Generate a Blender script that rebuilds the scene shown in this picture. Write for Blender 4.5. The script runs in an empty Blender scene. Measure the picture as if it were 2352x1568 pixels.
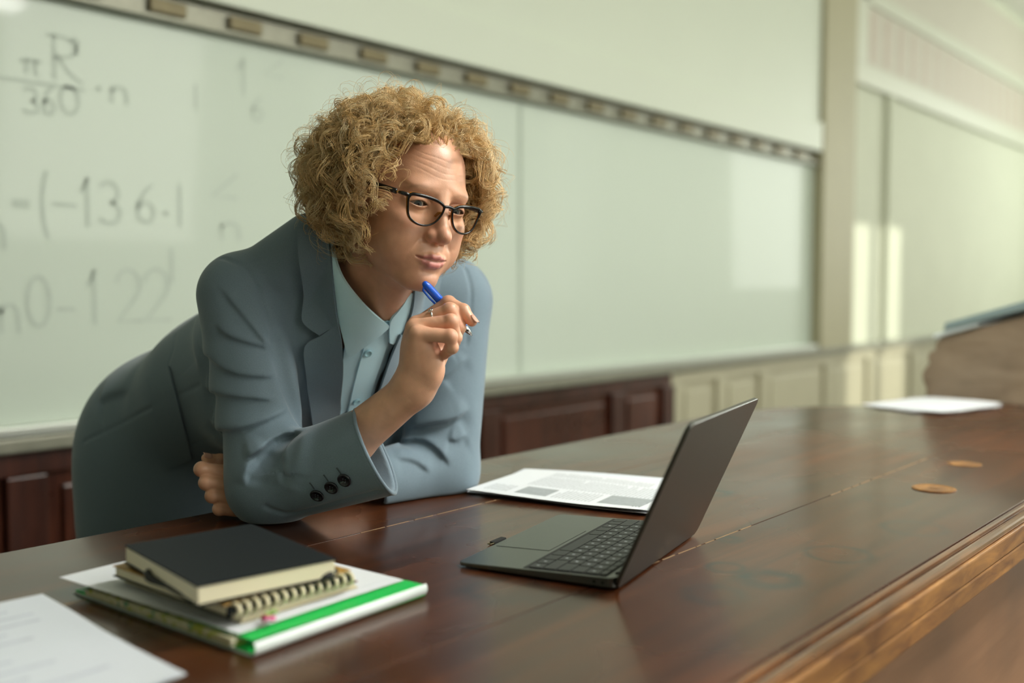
import bpy, bmesh, math, random
import numpy as np
from mathutils import Vector, Matrix

scene = bpy.context.scene
COL = scene.collection
R_ = math.radians

# ------------------------------------------------------------------ camera
CAM_Z = 1.176            # eye height; the desk top is at 0.85
YAW = R_(40.8)           # angle between the view axis and the long side of the desk (+X)
PITCH = R_(3.104)
FPX = 35.0 / 36.0 * 2352.0
cam_d = bpy.data.cameras.new('camera')
cam = bpy.data.objects.new('camera', cam_d)
COL.objects.link(cam)
cam_d.lens = 35.0
cam_d.sensor_width = 36.0
cam.location = (0, 0, CAM_Z)
cam.rotation_euler = (R_(90) - PITCH, 0, YAW - R_(90))
cam_d.dof.use_dof = True
cam_d.dof.focus_distance = 1.33
cam_d.dof.aperture_fstop = 1.9
cam_d.clip_start = 0.02
scene.camera = cam

# ------------------------------------------------------------------ world, sun, window light, exposure
world = bpy.data.worlds.new('world')
scene.world = world
world.use_nodes = True
wb = world.node_tree.nodes['Background']
wb.inputs[0].default_value = (0.80, 0.93, 0.86, 1)
wb.inputs[1].default_value = 1.0

scene.view_settings.view_transform = 'Standard'
scene.view_settings.look = 'None'
scene.view_settings.gamma = 1.0
scene.view_settings.use_curve_mapping = False
scene.view_settings.exposure = -0.08


def lamp(name, kind, loc, target, energy, color, size=None, size_y=None, angle=None):
    d = bpy.data.lights.new(name, kind)
    d.energy = energy
    d.color = color
    if kind == 'AREA':
        d.shape = 'RECTANGLE'
        d.size = size
        d.size_y = size_y or size
    if kind == 'SUN' and angle is not None:
        d.angle = angle
    o = bpy.data.objects.new(name, d)
    COL.objects.link(o)
    o.location = loc
    o.rotation_euler = (Vector(target) - Vector(loc)).to_track_quat('-Z', 'Y').to_euler()
    return o


ROOM_X0, ROOM_X1, ROOM_Y0, ROOM_Y1, ROOM_Z = -4.0, 12.5, -2.6, 2.8, 3.9
WINDOWS = [(-2.9, -1.1), (0.4, 1.9), (3.3, 5.0), (6.2, 7.6), (9.82, 11.10)]     # openings in the wall facing the boards
SUN_BLOCKS = [2.65, 2.65, 2.65, 2.65, 0.43]                                          # drop of each unseen panel added to keep the sun out
WIN_Z0, WIN_Z1 = 0.95, 3.6
RW_Y0, RW_Y1 = -1.2, 1.4                                                                         # window in the end wall
SUN_DIR = Vector((-0.47, 0.83, -0.234)).normalized()
sun = lamp('sun', 'SUN', (6, -8, 6), Vector((6, -8, 6)) + SUN_DIR, 3.2, (1.0, 0.97, 0.84), angle=R_(0.6))
WIN_E = [6, 44, 155, 36, 22]
for (a, b), e in zip(WINDOWS, WIN_E):
    lamp('window_daylight', 'AREA', ((a + b) / 2, ROOM_Y0 + 0.06, (WIN_Z0 + WIN_Z1) / 2), ((a + b) / 2, 0, (WIN_Z0 + WIN_Z1) / 2 - 0.4),
         e, (1.0, 0.985, 0.90), b - a, WIN_Z1 - WIN_Z0)
lamp('window_daylight', 'AREA', (ROOM_X1 - 0.02, (RW_Y0 + RW_Y1) / 2, (WIN_Z0 + WIN_Z1) / 2), (0, (RW_Y0 + RW_Y1) / 2, 1.6), 200, (0.97, 1.0, 0.92), RW_Y1 - RW_Y0, WIN_Z1 - WIN_Z0)

# ------------------------------------------------------------------ helpers


def at(u, v, F):
    """World point seen at photo pixel (u, v), F metres in front of the eye (horizontally)."""
    x = (u - 1176.0) / FPX
    y = (784.0 - v) / FPX
    f = math.cos(PITCH) + y * math.sin(PITCH)
    up = y * math.cos(PITCH) - math.sin(PITCH)
    k = F / f
    return np.array([(x * math.sin(YAW) + f * math.cos(YAW)) * k,
                     (-x * math.cos(YAW) + f * math.sin(YAW)) * k, CAM_Z + up * k])


def tag(o, label=None, cat=None, group=None, kind=None):
    if label: o['label'] = label
    if cat: o['category'] = cat
    if group: o['group'] = group
    if kind: o['kind'] = kind
    return o


def empty(name, loc=(0, 0, 0), rz=0.0, parent=None):
    o = bpy.data.objects.new(name, None)
    o.empty_display_size = 0.02
    COL.objects.link(o)
    o.location = loc
    o.rotation_euler = (0, 0, rz)
    if parent: o.parent = parent
    return o


def link_mesh(name, verts, faces, mat, parent=None, smooth=False):
    me = bpy.data.meshes.new(name)
    me.from_pydata([tuple(map(float, v)) for v in verts], [], [tuple(map(int, f)) for f in faces])
    me.update()
    if smooth:
        me.polygons.foreach_set('use_smooth', [True] * len(me.polygons))
    if mat is not None:
        me.materials.append(mat)
    o = bpy.data.objects.new(name, me)
    COL.objects.link(o)
    if parent is not None:
        o.parent = parent
    return o


class MB:
    """Collects shapes; build() links them as one mesh object."""

    def __init__(self):
        self.v, self.f = [], []

    def add(self, vs, fs):
        n = len(self.v)
        self.v += [tuple(p) for p in vs]
        self.f += [tuple(i + n for i in f) for f in fs]
        return self

    def box(self, x0, x1, y0, y1, z0, z1, M=None):
        vs = [(x, y, z) for x in (x0, x1) for y in (y0, y1) for z in (z0, z1)]
        if M is not None: vs = [tuple(M @ Vector(p)) for p in vs]
        return self.add(vs, [(0, 1, 3, 2), (4, 6, 7, 5), (0, 4, 5, 1), (2, 3, 7, 6), (0, 2, 6, 4), (1, 5, 7, 3)])

    def prism(self, poly, z0, z1, M=None):
        n = len(poly)
        vs = [(x, y, z0) for x, y in poly] + [(x, y, z1) for x, y in poly]
        if M is not None: vs = [tuple(M @ Vector(p)) for p in vs]
        fs = [tuple(range(n))[::-1], tuple(range(n, 2 * n))] + [(i, (i + 1) % n, n + (i + 1) % n, n + i) for i in range(n)]
        return self.add(vs, fs)

    def tube(self, pts, r, sides=8, closed=False, cap=True, flat=1.0):
        pts = [Vector(p) for p in pts]
        n = len(pts)
        rs = r if hasattr(r, '__len__') else [r] * n
        up = None
        rings = []
        for i, p in enumerate(pts):
            a = pts[(i - 1) % n] if (closed or i > 0) else p
            b = pts[(i + 1) % n] if (closed or i < n - 1) else p
            t = (b - a).normalized()
            if up is None:
                up = Vector((0, 0, 1)) if abs(t.z) < 0.9 else Vector((1, 0, 0))
            s = t.cross(up).normalized()
            up = s.cross(t).normalized()
            rings.append([p + (s * math.cos(2 * math.pi * k / sides) + up * (flat * math.sin(2 * math.pi * k / sides))) * rs[i] for k in range(sides)])
        vs = [q for ring in rings for q in ring]
        fs = []
        m = n if closed else n - 1
        for i in range(m):
            j = (i + 1) % n
            for k in range(sides):
                l = (k + 1) % sides
                fs.append((i * sides + k, i * sides + l, j * sides + l, j * sides + k))
        if cap and not closed:
            fs.append(tuple(range(sides))[::-1])
            fs.append(tuple((n - 1) * sides + k for k in range(sides)))
        return self.add(vs, fs)

    def lathe(self, prof, M=None, n=24):
        """prof: list of (radius, z) about the Z axis."""
        vs, fs = [], []
        for (r, z) in prof:
            for k in range(n):
                a = 2 * math.pi * k / n
                vs.append((r * math.cos(a), r * math.sin(a), z))
        for i in range(len(prof) - 1):
            for k in range(n):
                l = (k + 1) % n
                fs.append((i * n + k, i * n + l, (i + 1) * n + l, (i + 1) * n + k))
        fs.append(tuple(range(n))[::-1])
        fs.append(tuple((len(prof) - 1) * n + k for k in range(n)))
        if M is not None: vs = [tuple(M @ Vector(p)) for p in vs]
        return self.add(vs, fs)

    def build(self, name, mat, parent=None, bevel=0.0, seg=2, smooth=False):
        me = bpy.data.meshes.new(name)
        bm = bmesh.new()
        bv = [bm.verts.new(p) for p in self.v]
        for f in self.f:
            try: bm.faces.new([bv[i] for i in f])
            except ValueError: pass
        bmesh.ops.recalc_face_normals(bm, faces=bm.faces)
        if bevel > 0:
            es = [e for e in bm.edges if len(e.link_faces) == 2 and e.calc_face_angle(0) > 0.5]
            bmesh.ops.bevel(bm, geom=es, offset=bevel, segments=seg, profile=0.6, affect='EDGES', clamp_overlap=True)
        bm.to_mesh(me)
        bm.free()
        if smooth:
            me.polygons.foreach_set('use_smooth', [True] * len(me.polygons))
        if mat is not None: me.materials.append(mat)
        o = bpy.data.objects.new(name, me)
        COL.objects.link(o)
        if parent is not None: o.parent = parent
        return o


def struct(o):
    o['kind'] = 'structure'
    return o


# ------------------------------------------------------------------ materials
def newmat(name):
    m = bpy.data.materials.new(name)
    m.use_nodes = True
    nt = m.node_tree
    return m, nt, nt.nodes['Principled BSDF']


def srgb(r, g, b):
    def c(x):
        x /= 255.0
        return x / 12.92 if x <= 0.04045 else ((x + 0.055) / 1.055) ** 2.4
    return (c(r), c(g), c(b), 1)


def N(nt, kind, **kw):
    n = nt.nodes.new(kind)
    for k, v in kw.items():
        setattr(n, k, v)
    return n


def simple(name, col, rough=0.5, var=0.0, vscale=8.0, bump=0.0, bscale=200.0, metal=0.0, spec=0.5, stretch=None, coat=0.0, sheen=0.0, trans=0.0):
    """Principled material with a noise-driven colour variation and fine relief."""
    m, nt, b = newmat(name)
    b.inputs['Roughness'].default_value = rough
    b.inputs['Metallic'].default_value = metal
    b.inputs['Specular IOR Level'].default_value = spec
    b.inputs['Coat Weight'].default_value = coat
    b.inputs['Sheen Weight'].default_value = sheen
    tc = N(nt, 'ShaderNodeTexCoord')
    mp = N(nt, 'ShaderNodeMapping')
    nt.links.new(tc.outputs['Object'], mp.inputs[0])
    if stretch: mp.inputs['Scale'].default_value = stretch
    if var > 0:
        nz = N(nt, 'ShaderNodeTexNoise')
        nz.inputs['Scale'].default_value = vscale
        nz.inputs['Detail'].default_value = 6
        nt.links.new(mp.outputs[0], nz.inputs['Vector'])
        mx = N(nt, 'ShaderNodeMix', data_type='RGBA')
        mx.inputs['A'].default_value = tuple(c * (1 - var) for c in col[:3]) + (1,)
        mx.inputs['B'].default_value = tuple(min(1, c * (1 + var)) for c in col[:3]) + (1,)
        nt.links.new(nz.outputs['Fac'], mx.inputs['Factor'])
        nt.links.new(mx.outputs['Result'], b.inputs['Base Color'])
    else:
        b.inputs['Base Color'].default_value = col
    if bump > 0:
        n2 = N(nt, 'ShaderNodeTexNoise')
        n2.inputs['Scale'].default_value = bscale
        n2.inputs['Detail'].default_value = 3
        nt.links.new(mp.outputs[0], n2.inputs['Vector'])
        bp = N(nt, 'ShaderNodeBump')
        bp.inputs['Strength'].default_value = bump
        bp.inputs['Distance'].default_value = 0.002
        nt.links.new(n2.outputs['Fac'], bp.inputs['Height'])
        nt.links.new(bp.outputs[0], b.inputs['Normal'])
    return m


def wood(name, dark, light, rough=0.3, grain=(1.2, 22, 22), bump=0.12, coat=0.0, marks=None, spec=0.5):
    m, nt, b = newmat(name)
    tc = N(nt, 'ShaderNodeTexCoord')
    mp = N(nt, 'ShaderNodeMapping')
    mp.inputs['Scale'].default_value = grain
    nt.links.new(tc.outputs['Object'], mp.inputs[0])
    nz = N(nt, 'ShaderNodeTexNoise')
    nz.inputs['Scale'].default_value = 2.2
    nz.inputs['Detail'].default_value = 9
    nz.inputs['Roughness'].default_value = 0.62
    nz.inputs['Distortion'].default_value = 0.6
    nt.links.new(mp.outputs[0], nz.inputs['Vector'])
    cr = N(nt, 'ShaderNodeValToRGB')
    cr.color_ramp.elements[0].position = 0.32
    cr.color_ramp.elements[0].color = dark
    cr.color_ramp.elements[1].position = 0.68
    cr.color_ramp.elements[1].color = light
    nt.links.new(nz.outputs['Fac'], cr.inputs[0])
    n2 = N(nt, 'ShaderNodeTexNoise')
    n2.inputs['Scale'].default_value = 3.0
    n2.inputs['Detail'].default_value = 4
    nt.links.new(tc.outputs['Object'], n2.inputs['Vector'])
    hsv = N(nt, 'ShaderNodeHueSaturation')
    mr = N(nt, 'ShaderNodeMapRange')
    mr.inputs['From Min'].default_value = 0.3
    mr.inputs['From Max'].default_value = 0.7
    mr.inputs['To Min'].default_value = 0.65
    mr.inputs['To Max'].default_value = 1.35
    nt.links.new(n2.outputs['Fac'], mr.inputs['Value'])
    nt.links.new(mr.outputs['Result'], hsv.inputs['Value'])
    nt.links.new(cr.outputs['Color'], hsv.inputs['Color'])
    col = hsv.outputs['Color']
    if marks:                                   # old ring-shaped stains left in the lacquer: (x, y, radius, width, strength)
        sep = N(nt, 'ShaderNodeSeparateXYZ')
        wob = N(nt, 'ShaderNodeTexNoise')
        wob.inputs['Scale'].default_value = 40
        nt.links.new(tc.outputs['Object'], wob.inputs['Vector'])
        nt.links.new(tc.outputs['Object'], sep.inputs[0])
        for (x, y, r, w, s) in marks:
            cmb = N(nt, 'ShaderNodeCombineXYZ')
            nt.links.new(sep.outputs['X'], cmb.inputs['X'])
            nt.links.new(sep.outputs['Y'], cmb.inputs['Y'])
            ds = N(nt, 'ShaderNodeVectorMath', operation='DISTANCE')
            nt.links.new(cmb.outputs[0], ds.inputs[0])
            ds.inputs[1].default_value = (x, y, 0)
            sb = N(nt, 'ShaderNodeMath', operation='SUBTRACT')
            nt.links.new(ds.outputs['Value'], sb.inputs[0])
            sb.inputs[1].default_value = r
            ab = N(nt, 'ShaderNodeMath', operation='ABSOLUTE')
            nt.links.new(sb.outputs[0], ab.inputs[0])
            m1 = N(nt, 'ShaderNodeMapRange')
            m1.inputs['From Min'].default_value = 0
            m1.inputs['From Max'].default_value = w
            m1.inputs['To Min'].default_value = s * 2
            m1.inputs['To Max'].default_value = 0
            nt.links.new(ab.outputs[0], m1.inputs['Value'])
            ml = N(nt, 'ShaderNodeMath', operation='MULTIPLY')
            nt.links.new(m1.outputs['Result'], ml.inputs[0])
            nt.links.new(wob.outputs['Fac'], ml.inputs[1])
            mx = N(nt, 'ShaderNodeMix', data_type='RGBA')
            nt.links.new(ml.outputs[0], mx.inputs['Factor'])
            nt.links.new(col, mx.inputs['A'])
            mx.inputs['B'].default_value = (0.008, 0.010, 0.010, 1)
            col = mx.outputs['Result']
    nt.links.new(col, b.inputs['Base Color'])
    rr = N(nt, 'ShaderNodeMapRange')
    rr.inputs['From Min'].default_value = 0.3
    rr.inputs['From Max'].default_value = 0.7
    rr.inputs['To Min'].default_value = rough * 0.8
    rr.inputs['To Max'].default_value = rough * 1.3
    nt.links.new(n2.outputs['Fac'], rr.inputs['Value'])
    nt.links.new(rr.outputs['Result'], b.inputs['Roughness'])
    b.inputs['Coat Weight'].default_value = coat
    b.inputs['Coat Roughness'].default_value = 0.12
    b.inputs['Specular IOR Level'].default_value = spec
    bp = N(nt, 'ShaderNodeBump')
    bp.inputs['Strength'].default_value = bump
    bp.inputs['Distance'].default_value = 0.001
    nt.links.new(nz.outputs['Fac'], bp.inputs['Height'])
    nt.links.new(bp.outputs[0], b.inputs['Normal'])
    return m


M = {}
M['board'] = simple('board_enamel', (0.51, 0.585, 0.50, 1), 0.55, var=0.03, vscale=1.5, coat=0.14)
M['board'].node_tree.nodes['Principled BSDF'].inputs['Coat Roughness'].default_value = 0.05
M['board_upper'] = simple('upper_board_enamel', (0.56, 0.61, 0.51, 1), 0.5, var=0.03, vscale=1.5)
M['plaster'] = simple('wall_plaster', (0.55, 0.58, 0.46, 1), 0.75, var=0.05, vscale=3, bump=0.1, bscale=90)
M['pilaster'] = simple('pilaster_paint', (0.36, 0.34, 0.22, 1), 0.6, var=0.06, vscale=4)
M['alu'] = simple('aluminium_trim', (0.52, 0.55, 0.50, 1), 0.35, metal=0.7, var=0.05, vscale=20)
M['railmetal'] = simple('rail_metal', (0.23, 0.23, 0.18, 1), 0.45, metal=0.5, var=0.25, vscale=25)
M['brass'] = simple('rail_brass', (0.15, 0.125, 0.06, 1), 0.5, metal=0.3, var=0.25, vscale=40)
M['marker'] = simple('faded_marker', (0.435, 0.50, 0.435, 1), 0.6, var=0.10, vscale=30)
M['wainscot'] = wood('wainscot_wood', (0.024, 0.006, 0.003, 1), (0.064, 0.016, 0.007, 1), 0.35, grain=(18, 18, 1.5))
M['wainscot_panel'] = wood('wainscot_panel_wood', (0.032, 0.008, 0.004, 1), (0.085, 0.022, 0.009, 1), 0.32, grain=(18, 18, 1.5))
M['haze_panel'] = simple('haze_pale_wainscot', (0.42, 0.40, 0.28, 1), 0.5, var=0.08, vscale=4)  # wainscot lightened: haze and sunlight put into its colour
M['floor'] = wood('floor_boards', (0.06, 0.035, 0.02, 1), (0.13, 0.08, 0.045, 1), 0.4)
M['ceiling'] = simple('ceiling_paint', (0.72, 0.74, 0.66, 1), 0.8, var=0.03, vscale=2)

# ================================================================== the room
W = ROOM_Y1
struct(MB().box(ROOM_X0, ROOM_X1, ROOM_Y0, ROOM_Y1, -0.05, 0).build('floor', M['floor']))
struct(MB().box(ROOM_X0, ROOM_X1, ROOM_Y0, ROOM_Y1 + 0.2, ROOM_Z, ROOM_Z + 0.1).build('ceiling', M['ceiling']))
wall_back = struct(MB().box(ROOM_X0, ROOM_X1, W, W + 0.2, 0, ROOM_Z).build('wall_back', M['plaster']))
struct(MB().box(ROOM_X0 - 0.2, ROOM_X0, ROOM_Y0, W + 0.2, 0, ROOM_Z).build('wall_left', M['plaster']))
wr = MB()
for (y0, y1, z0, z1) in ((ROOM_Y0, RW_Y0, 0, ROOM_Z), (RW_Y1, W + 0.2, 0, ROOM_Z), (RW_Y0, RW_Y1, 0, WIN_Z0), (RW_Y0, RW_Y1, WIN_Z1, ROOM_Z)):
    wr.box(ROOM_X1, ROOM_X1 + 0.2, y0, y1, z0, z1)
struct(wr.build('wall_right', M['plaster']))
wf = MB()
xs = [ROOM_X0] + [x for ab in WINDOWS for x in ab] + [ROOM_X1]
wf.box(ROOM_X0, ROOM_X1, ROOM_Y0 - 0.25, ROOM_Y0, 0, WIN_Z0)
wf.box(ROOM_X0, ROOM_X1, ROOM_Y0 - 0.25, ROOM_Y0, WIN_Z1, ROOM_Z)
for i in range(0, len(xs), 2):
    wf.box(xs[i], xs[i + 1], ROOM_Y0 - 0.25, ROOM_Y0, WIN_Z0, WIN_Z1)
struct(wf.build('wall_front', M['plaster']))
M['winframe'] = simple('window_paint', (0.70, 0.71, 0.66, 1), 0.4, var=0.03)
M['sun_block'] = simple('sun_blocker_white', (0.80, 0.80, 0.74, 1), 0.8, var=0.03, vscale=2)
for i, (a, b) in enumerate(WINDOWS):
    w_ = MB()
    y0, y1 = ROOM_Y0 - 0.16, ROOM_Y0 - 0.10
    for x in (a, b - 0.06): w_.box(x, x + 0.06, y0, y1, WIN_Z0, WIN_Z1)
    for z in (WIN_Z0, WIN_Z1 - 0.06): w_.box(a, b, y0, y1, z, z + 0.06)
    w_.box((a + b) / 2 - 0.05, (a + b) / 2 + 0.05, y0, y1, WIN_Z0, WIN_Z1)
    wo = struct(w_.build('window_%d' % (i + 1), M['winframe']))
    if SUN_BLOCKS[i] > 0:
        MB().box(a + 0.01, b - 0.01, ROOM_Y0 - 0.06, ROOM_Y0 - 0.05, WIN_Z1 - SUN_BLOCKS[i], WIN_Z1).build('sun_blocker', M['sun_block'], wo)  # unseen panel, added to block the sun
w_ = MB()
for y in (RW_Y0, (RW_Y0 + RW_Y1) / 2, RW_Y1 - 0.06): w_.box(ROOM_X1 + 0.08, ROOM_X1 + 0.14, y, y + 0.06, WIN_Z0, WIN_Z1)
for z in (WIN_Z0, WIN_Z1 - 0.06): w_.box(ROOM_X1 + 0.08, ROOM_X1 + 0.14, RW_Y0, RW_Y1, z, z + 0.06)
wo = struct(w_.build('window_%d' % (len(WINDOWS) + 1), M['winframe']))
MB().box(ROOM_X1 + 0.04, ROOM_X1 + 0.05, RW_Y0, RW_Y1, WIN_Z0, WIN_Z1).build('sun_blocker', M['sun_block'], wo)

# hanging fluorescent lamp (mirrored in the corner of the whiteboard)
pl = empty('pendant_lamp', (1.93, -0.34, 2.76))
tag(pl, 'long white fluorescent lamp hanging from the ceiling', 'lamp')
M['lamp_white'] = simple('lamp_housing', (0.75, 0.76, 0.72, 1), 0.4)
m, nt, b_ = newmat('lamp_tube_glow')
b_.inputs['Emission Color'].default_value = (1.0, 0.99, 0.93, 1)
b_.inputs['Emission Strength'].default_value = 90.0
M['tube'] = m
MB().box(-0.62, 0.62, -0.13, 0.13, 0.02, 0.07).build('housing', M['lamp_white'], pl, bevel=0.01)
MB().box(-0.60, 0.60, -0.11, 0.11, 0.0, 0.018).build('diffuser', M['tube'], pl, bevel=0.004)
for x in (-0.5, 0.5):
    MB().tube([(x, 0, 0.07), (x, 0, ROOM_Z - 2.76)], 0.004, 6).build('hanger', M['lamp_white'], pl)

# ledge (cap of the wainscot, also the pen tray under the boards)
struct(MB().box(ROOM_X0, 9.4, W - 0.09, W, 0.735, 0.775).build('trim_1', M['pale_ledge'] if 'pale_ledge' in M else M['railmetal'], bevel=0.006))
# pilaster between the boards and the far bay
struct(MB().box(6.20, 6.72, W - 0.10, W, 0.775, ROOM_Z).build('trim_2', M['pilaster'], bevel=0.01))
# upright joint and battens of the far bay
struct(MB().box(7.50, 7.60, W - 0.04, W, 0.775, 2.60).build('trim_3', M['plaster'], bevel=0.008))

# wainscot: dark framed wood under the boards, further along bright haze is painted into its colour
def wainscot(x0, x1, fm, pm, stiles):
    root = wall_back
    MB().box(x0, x1, W - 0.025, W, 0.0, 0.735).build('wainscot_back', pm, root)
    MB().box(x0, x1, W - 0.05, W - 0.02, 0.665, 0.735).build('wainscot_rail', fm, root, bevel=0.006)
    MB().box(x0, x1, W - 0.05, W - 0.02, 0.0, 0.14).build('wainscot_rail', fm, root, bevel=0.006)
    for s in stiles:
        MB().box(s - 0.055, s + 0.055, W - 0.052, W - 0.02, 0.14, 0.665).build('wainscot_stile', fm, root, bevel=0.006)
    edges = sorted(stiles)
    for a, b in zip(edges[:-1], edges[1:]):
        if b - a > 0.3:
            MB().box(a + 0.10, b - 0.10, W - 0.038, W - 0.02, 0.18, 0.625).build('wainscot_panel', pm, root, bevel=0.012)

wainscot(-2.0, 4.46, M['wainscot'], M['wainscot_panel'], [-1.6, -0.7, 0.2, 1.17, 2.1, 3.05, 3.98, 4.44])
wainscot(4.46, 9.4, M['haze_panel'], M['haze_panel'], [4.52, 5.0, 5.52, 6.45, 7.2, 8.1, 9.0])

# lower pair of whiteboards
def whiteboard(name, x0, x1, z0, z1, mat, y=W - 0.03, label='', edge=True):
    r = empty(name, ((x0 + x1) / 2, y, z0))
    tag(r, label, 'whiteboard')
    c = ((x0 + x1) / 2)
    MB().box(x0 - c, x1 - c, 0.004, 0.028, 0, z1 - z0).build('writing_surface', mat, r, bevel=0.002)
    if edge:
        for a in (x0 - c, x1 - c - 0.008):
            MB().box(a, a + 0.008, -0.001, 0.006, 0, z1 - z0).build('edge_strip', M['board'], r)
    return r

wbA = whiteboard('whiteboard', -1.2, 3.268, 0.80, 1.965, M['board'], label='pale green-grey whiteboard with faint handwritten formulas behind the woman')
wbB = whiteboard('whiteboard', 3.272, 6.19, 0.80, 1.965, M['board'], label='blank pale whiteboard beside the pilaster, below the raised upper board')
for (a, b, nm) in ((-1.2, 3.268, wbA), (3.272, 6.19, wbB)):
    c = (a + b) / 2
    MB().box(a - c, b - c, -0.055, 0.02, -0.022, 0.004).build('pen_tray', M['alu'], nm, bevel=0.003)

# guide rail over the lower boards with its row of brackets
rail = empty('board_rail', (2.5, W, 1.965))
tag(rail, 'dark metal guide rail with brackets running above the lower whiteboards', 'rail')
MB().box(-3.7, 3.69, -0.075, 0.0, 0.0, 0.012).build('rail_lip', M['railmetal'], rail, bevel=0.002)
MB().box(-3.7, 3.69, -0.045, 0.0, 0.012, 0.075).build('rail_body', M['railmetal'], rail, bevel=0.003)
for k in range(20):
    x = -1.7 + k * 0.27
    MB().box(x - 0.06, x + 0.06, -0.066, -0.044, 0.020, 0.062).build('bracket', M['brass'], rail, bevel=0.006)

# raised upper board, hung in front of the wall
ub = empty('upper_whiteboard', (2.5, W - 0.06, 2.042))
tag(ub, 'raised blank upper whiteboard with a wide pale bottom rail over the guide rail', 'whiteboard')
MB().box(-3.7, 3.69, -0.035, 0.04, 0.005, 0.19).build('bottom_rail', M['board_upper'], ub, bevel=0.008)
MB().box(-3.7, 3.69, -0.012, 0.04, 0.19, 1.5).build('writing_surface', M['board_upper'], ub, bevel=0.002)

# framed chart high on the far bay
fc = empty('wall_chart', (6.72, W, 2.60))
tag(fc, 'large pale framed wall chart with faint vertical columns, high beyond the pilaster', 'wall chart')
M['chart_frame'] = simple('chart_frame_paint', (0.54, 0.565, 0.46, 1), 0.5, var=0.03)
M['chart_face'] = simple('chart_face', (0.50, 0.48, 0.40, 1), 0.6, var=0.06, vscale=5)
M['chart_col'] = simple('chart_columns', (0.48, 0.41, 0.34, 1), 0.6, var=0.1, vscale=9)
MB().box(0, 5.0, -0.05, 0, 0, 0.15).build('frame_rail', M['chart_frame'], fc, bevel=0.01)
MB().box(0, 0.32, -0.05, 0, 0.15, 1.2).build('frame_stile', M['chart_frame'], fc, bevel=0.01)
MB().box(0, 5.0, -0.05, 0, 0.58, 0.68).build('frame_rail', M['chart_frame'], fc, bevel=0.01)
MB().box(0.32, 5.0, -0.02, 0, 0.15, 1.2).build('face', M['chart_face'], fc)
for k in range(16):
    x = 0.42 + k * 0.28
    MB().box(x, x + 0.10, -0.023, -0.019, 0.19, 0.54).build('column', M['chart_col'], fc)

# ------------------------------------------------------------------ handwriting on the board
def stroke_mesh(mb, strokes, x, z, w, h, t):
    """strokes: polylines in a unit box; written flat on the board face (thin ribbons of dry marker)."""
    y = W - 0.0275
    for s in strokes:
        P = [Vector((x + a * w, 0, z + b * h)) for a, b in s]
        Q = []
        for i, p in enumerate(P):
            d = (P[min(i + 1, len(P) - 1)] - P[max(i - 1, 0)])
            n = Vector((-d.z, 0, d.x)).normalized() * t * 0.5
            Q.append((p + n, p - n))
        vs = []
        for a, b in Q:
            vs += [(a.x, y, a.z), (b.x, y, b.z)]
        mb.add(vs, [(2 * i, 2 * i + 1, 2 * i + 3, 2 * i + 2) for i in range(len(Q) - 1)])

def arc(cx, cy, rx, ry, a0, a1, n=14):
    return [(cx + rx * math.cos(R_(a0 + (a1 - a0) * k / n)), cy + ry * math.sin(R_(a0 + (a1 - a0) * k / n))) for k in range(n + 1)]

GL = {
    'pi': [[(0.05, 0.55), (0.2, 0.68), (0.95, 0.68)], [(0.33, 0.68), (0.30, 0.1)], [(0.68, 0.68), (0.68, 0.2), (0.8, 0.08)]],
    'R': [[(0.2, 0.0), (0.2, 1.0)], [(0.0, 0.98)] + arc(0.3, 0.76, 0.55, 0.24, 90, -90) + [(0.2, 0.52)], [(0.3, 0.52), (0.62, 0.2), (1.0, 0.0)]],
    '2': [arc(0.45, 0.7, 0.4, 0.3, 170, -40) + [(0.1, 0.02), (0.95, 0.02)]],
    '3': [arc(0.4, 0.74, 0.4, 0.25, 150, -80) + arc(0.4, 0.26, 0.45, 0.26, 80, -150)],
    '6': [[(0.75, 0.98), (0.4, 0.8), (0.15, 0.45)] + arc(0.45, 0.27, 0.33, 0.26, 160, 520, 20)],
    '0': [arc(0.5, 0.5, 0.42, 0.5, 90, 450, 24)],
    '1': [[(0.15, 0.7), (0.5, 1.0), (0.5, 0.0)]],
    'n': [[(0.15, 0.0), (0.15, 0.6)], [(0.15, 0.42)] + arc(0.48, 0.38, 0.33, 0.24, 160, 0) + [(0.82, 0.0)]],
    '=': [[(0.05, 0.55), (0.95, 0.55)], [(0.05, 0.38), (0.95, 0.38)]],
    '-': [[(0.0, 0.46), (1.0, 0.46)]],
    '(': [arc(0.9, 0.5, 0.7, 0.62, 120, 240)],
    '.': [arc(0.5, 0.4, 0.08, 0.05, 0, 360, 8)],
    '<': [[(1.0, 1.0), (0.1, 0.35), (1.0, 0.35)]],
    '4': [[(0.6, 0.0), (0.6, 1.0), (0.1, 0.35), (0.95, 0.35)]],
    "l": [[(0.5, 0.0), (0.5, 1.0)]],
}
def onwall(u, v):
    a = at(u, v, 1.0) - np.array([0, 0, CAM_Z])
    k = (W - 0.0275) / a[1]
    return a[0] * k, CAM_Z + a[2] * k
def write(items, t=0.012):
    for g, u0, v0, u1, v1 in items:              # glyph between its lower-left and upper-right corner
        x0, z0 = onwall(u0, v1)
        x1, z1 = onwall(u1, v0)
        mb = MB()
        stroke_mesh(mb, GL[g], x0, z0, x1 - x0, z1 - z0, t)
        o = mb.build('handwritten_character', M['marker'], wbA)
        o.matrix_parent_inverse = Matrix.Translation(-Vector(wbA.location))
write([('pi', 45, 125, 98, 172), ('R', 110, 92, 188, 180), ('2', 165, 92, 182, 120), ('-', -60, 172, 195, 200), ('3', 55, 205, 92, 258), ('6', 98, 200, 130, 262),
       ('0', 136, 203, 184, 258), ('.', 218, 185, 236, 215), ('n', 250, 182, 300, 235)], 0.009)
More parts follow.
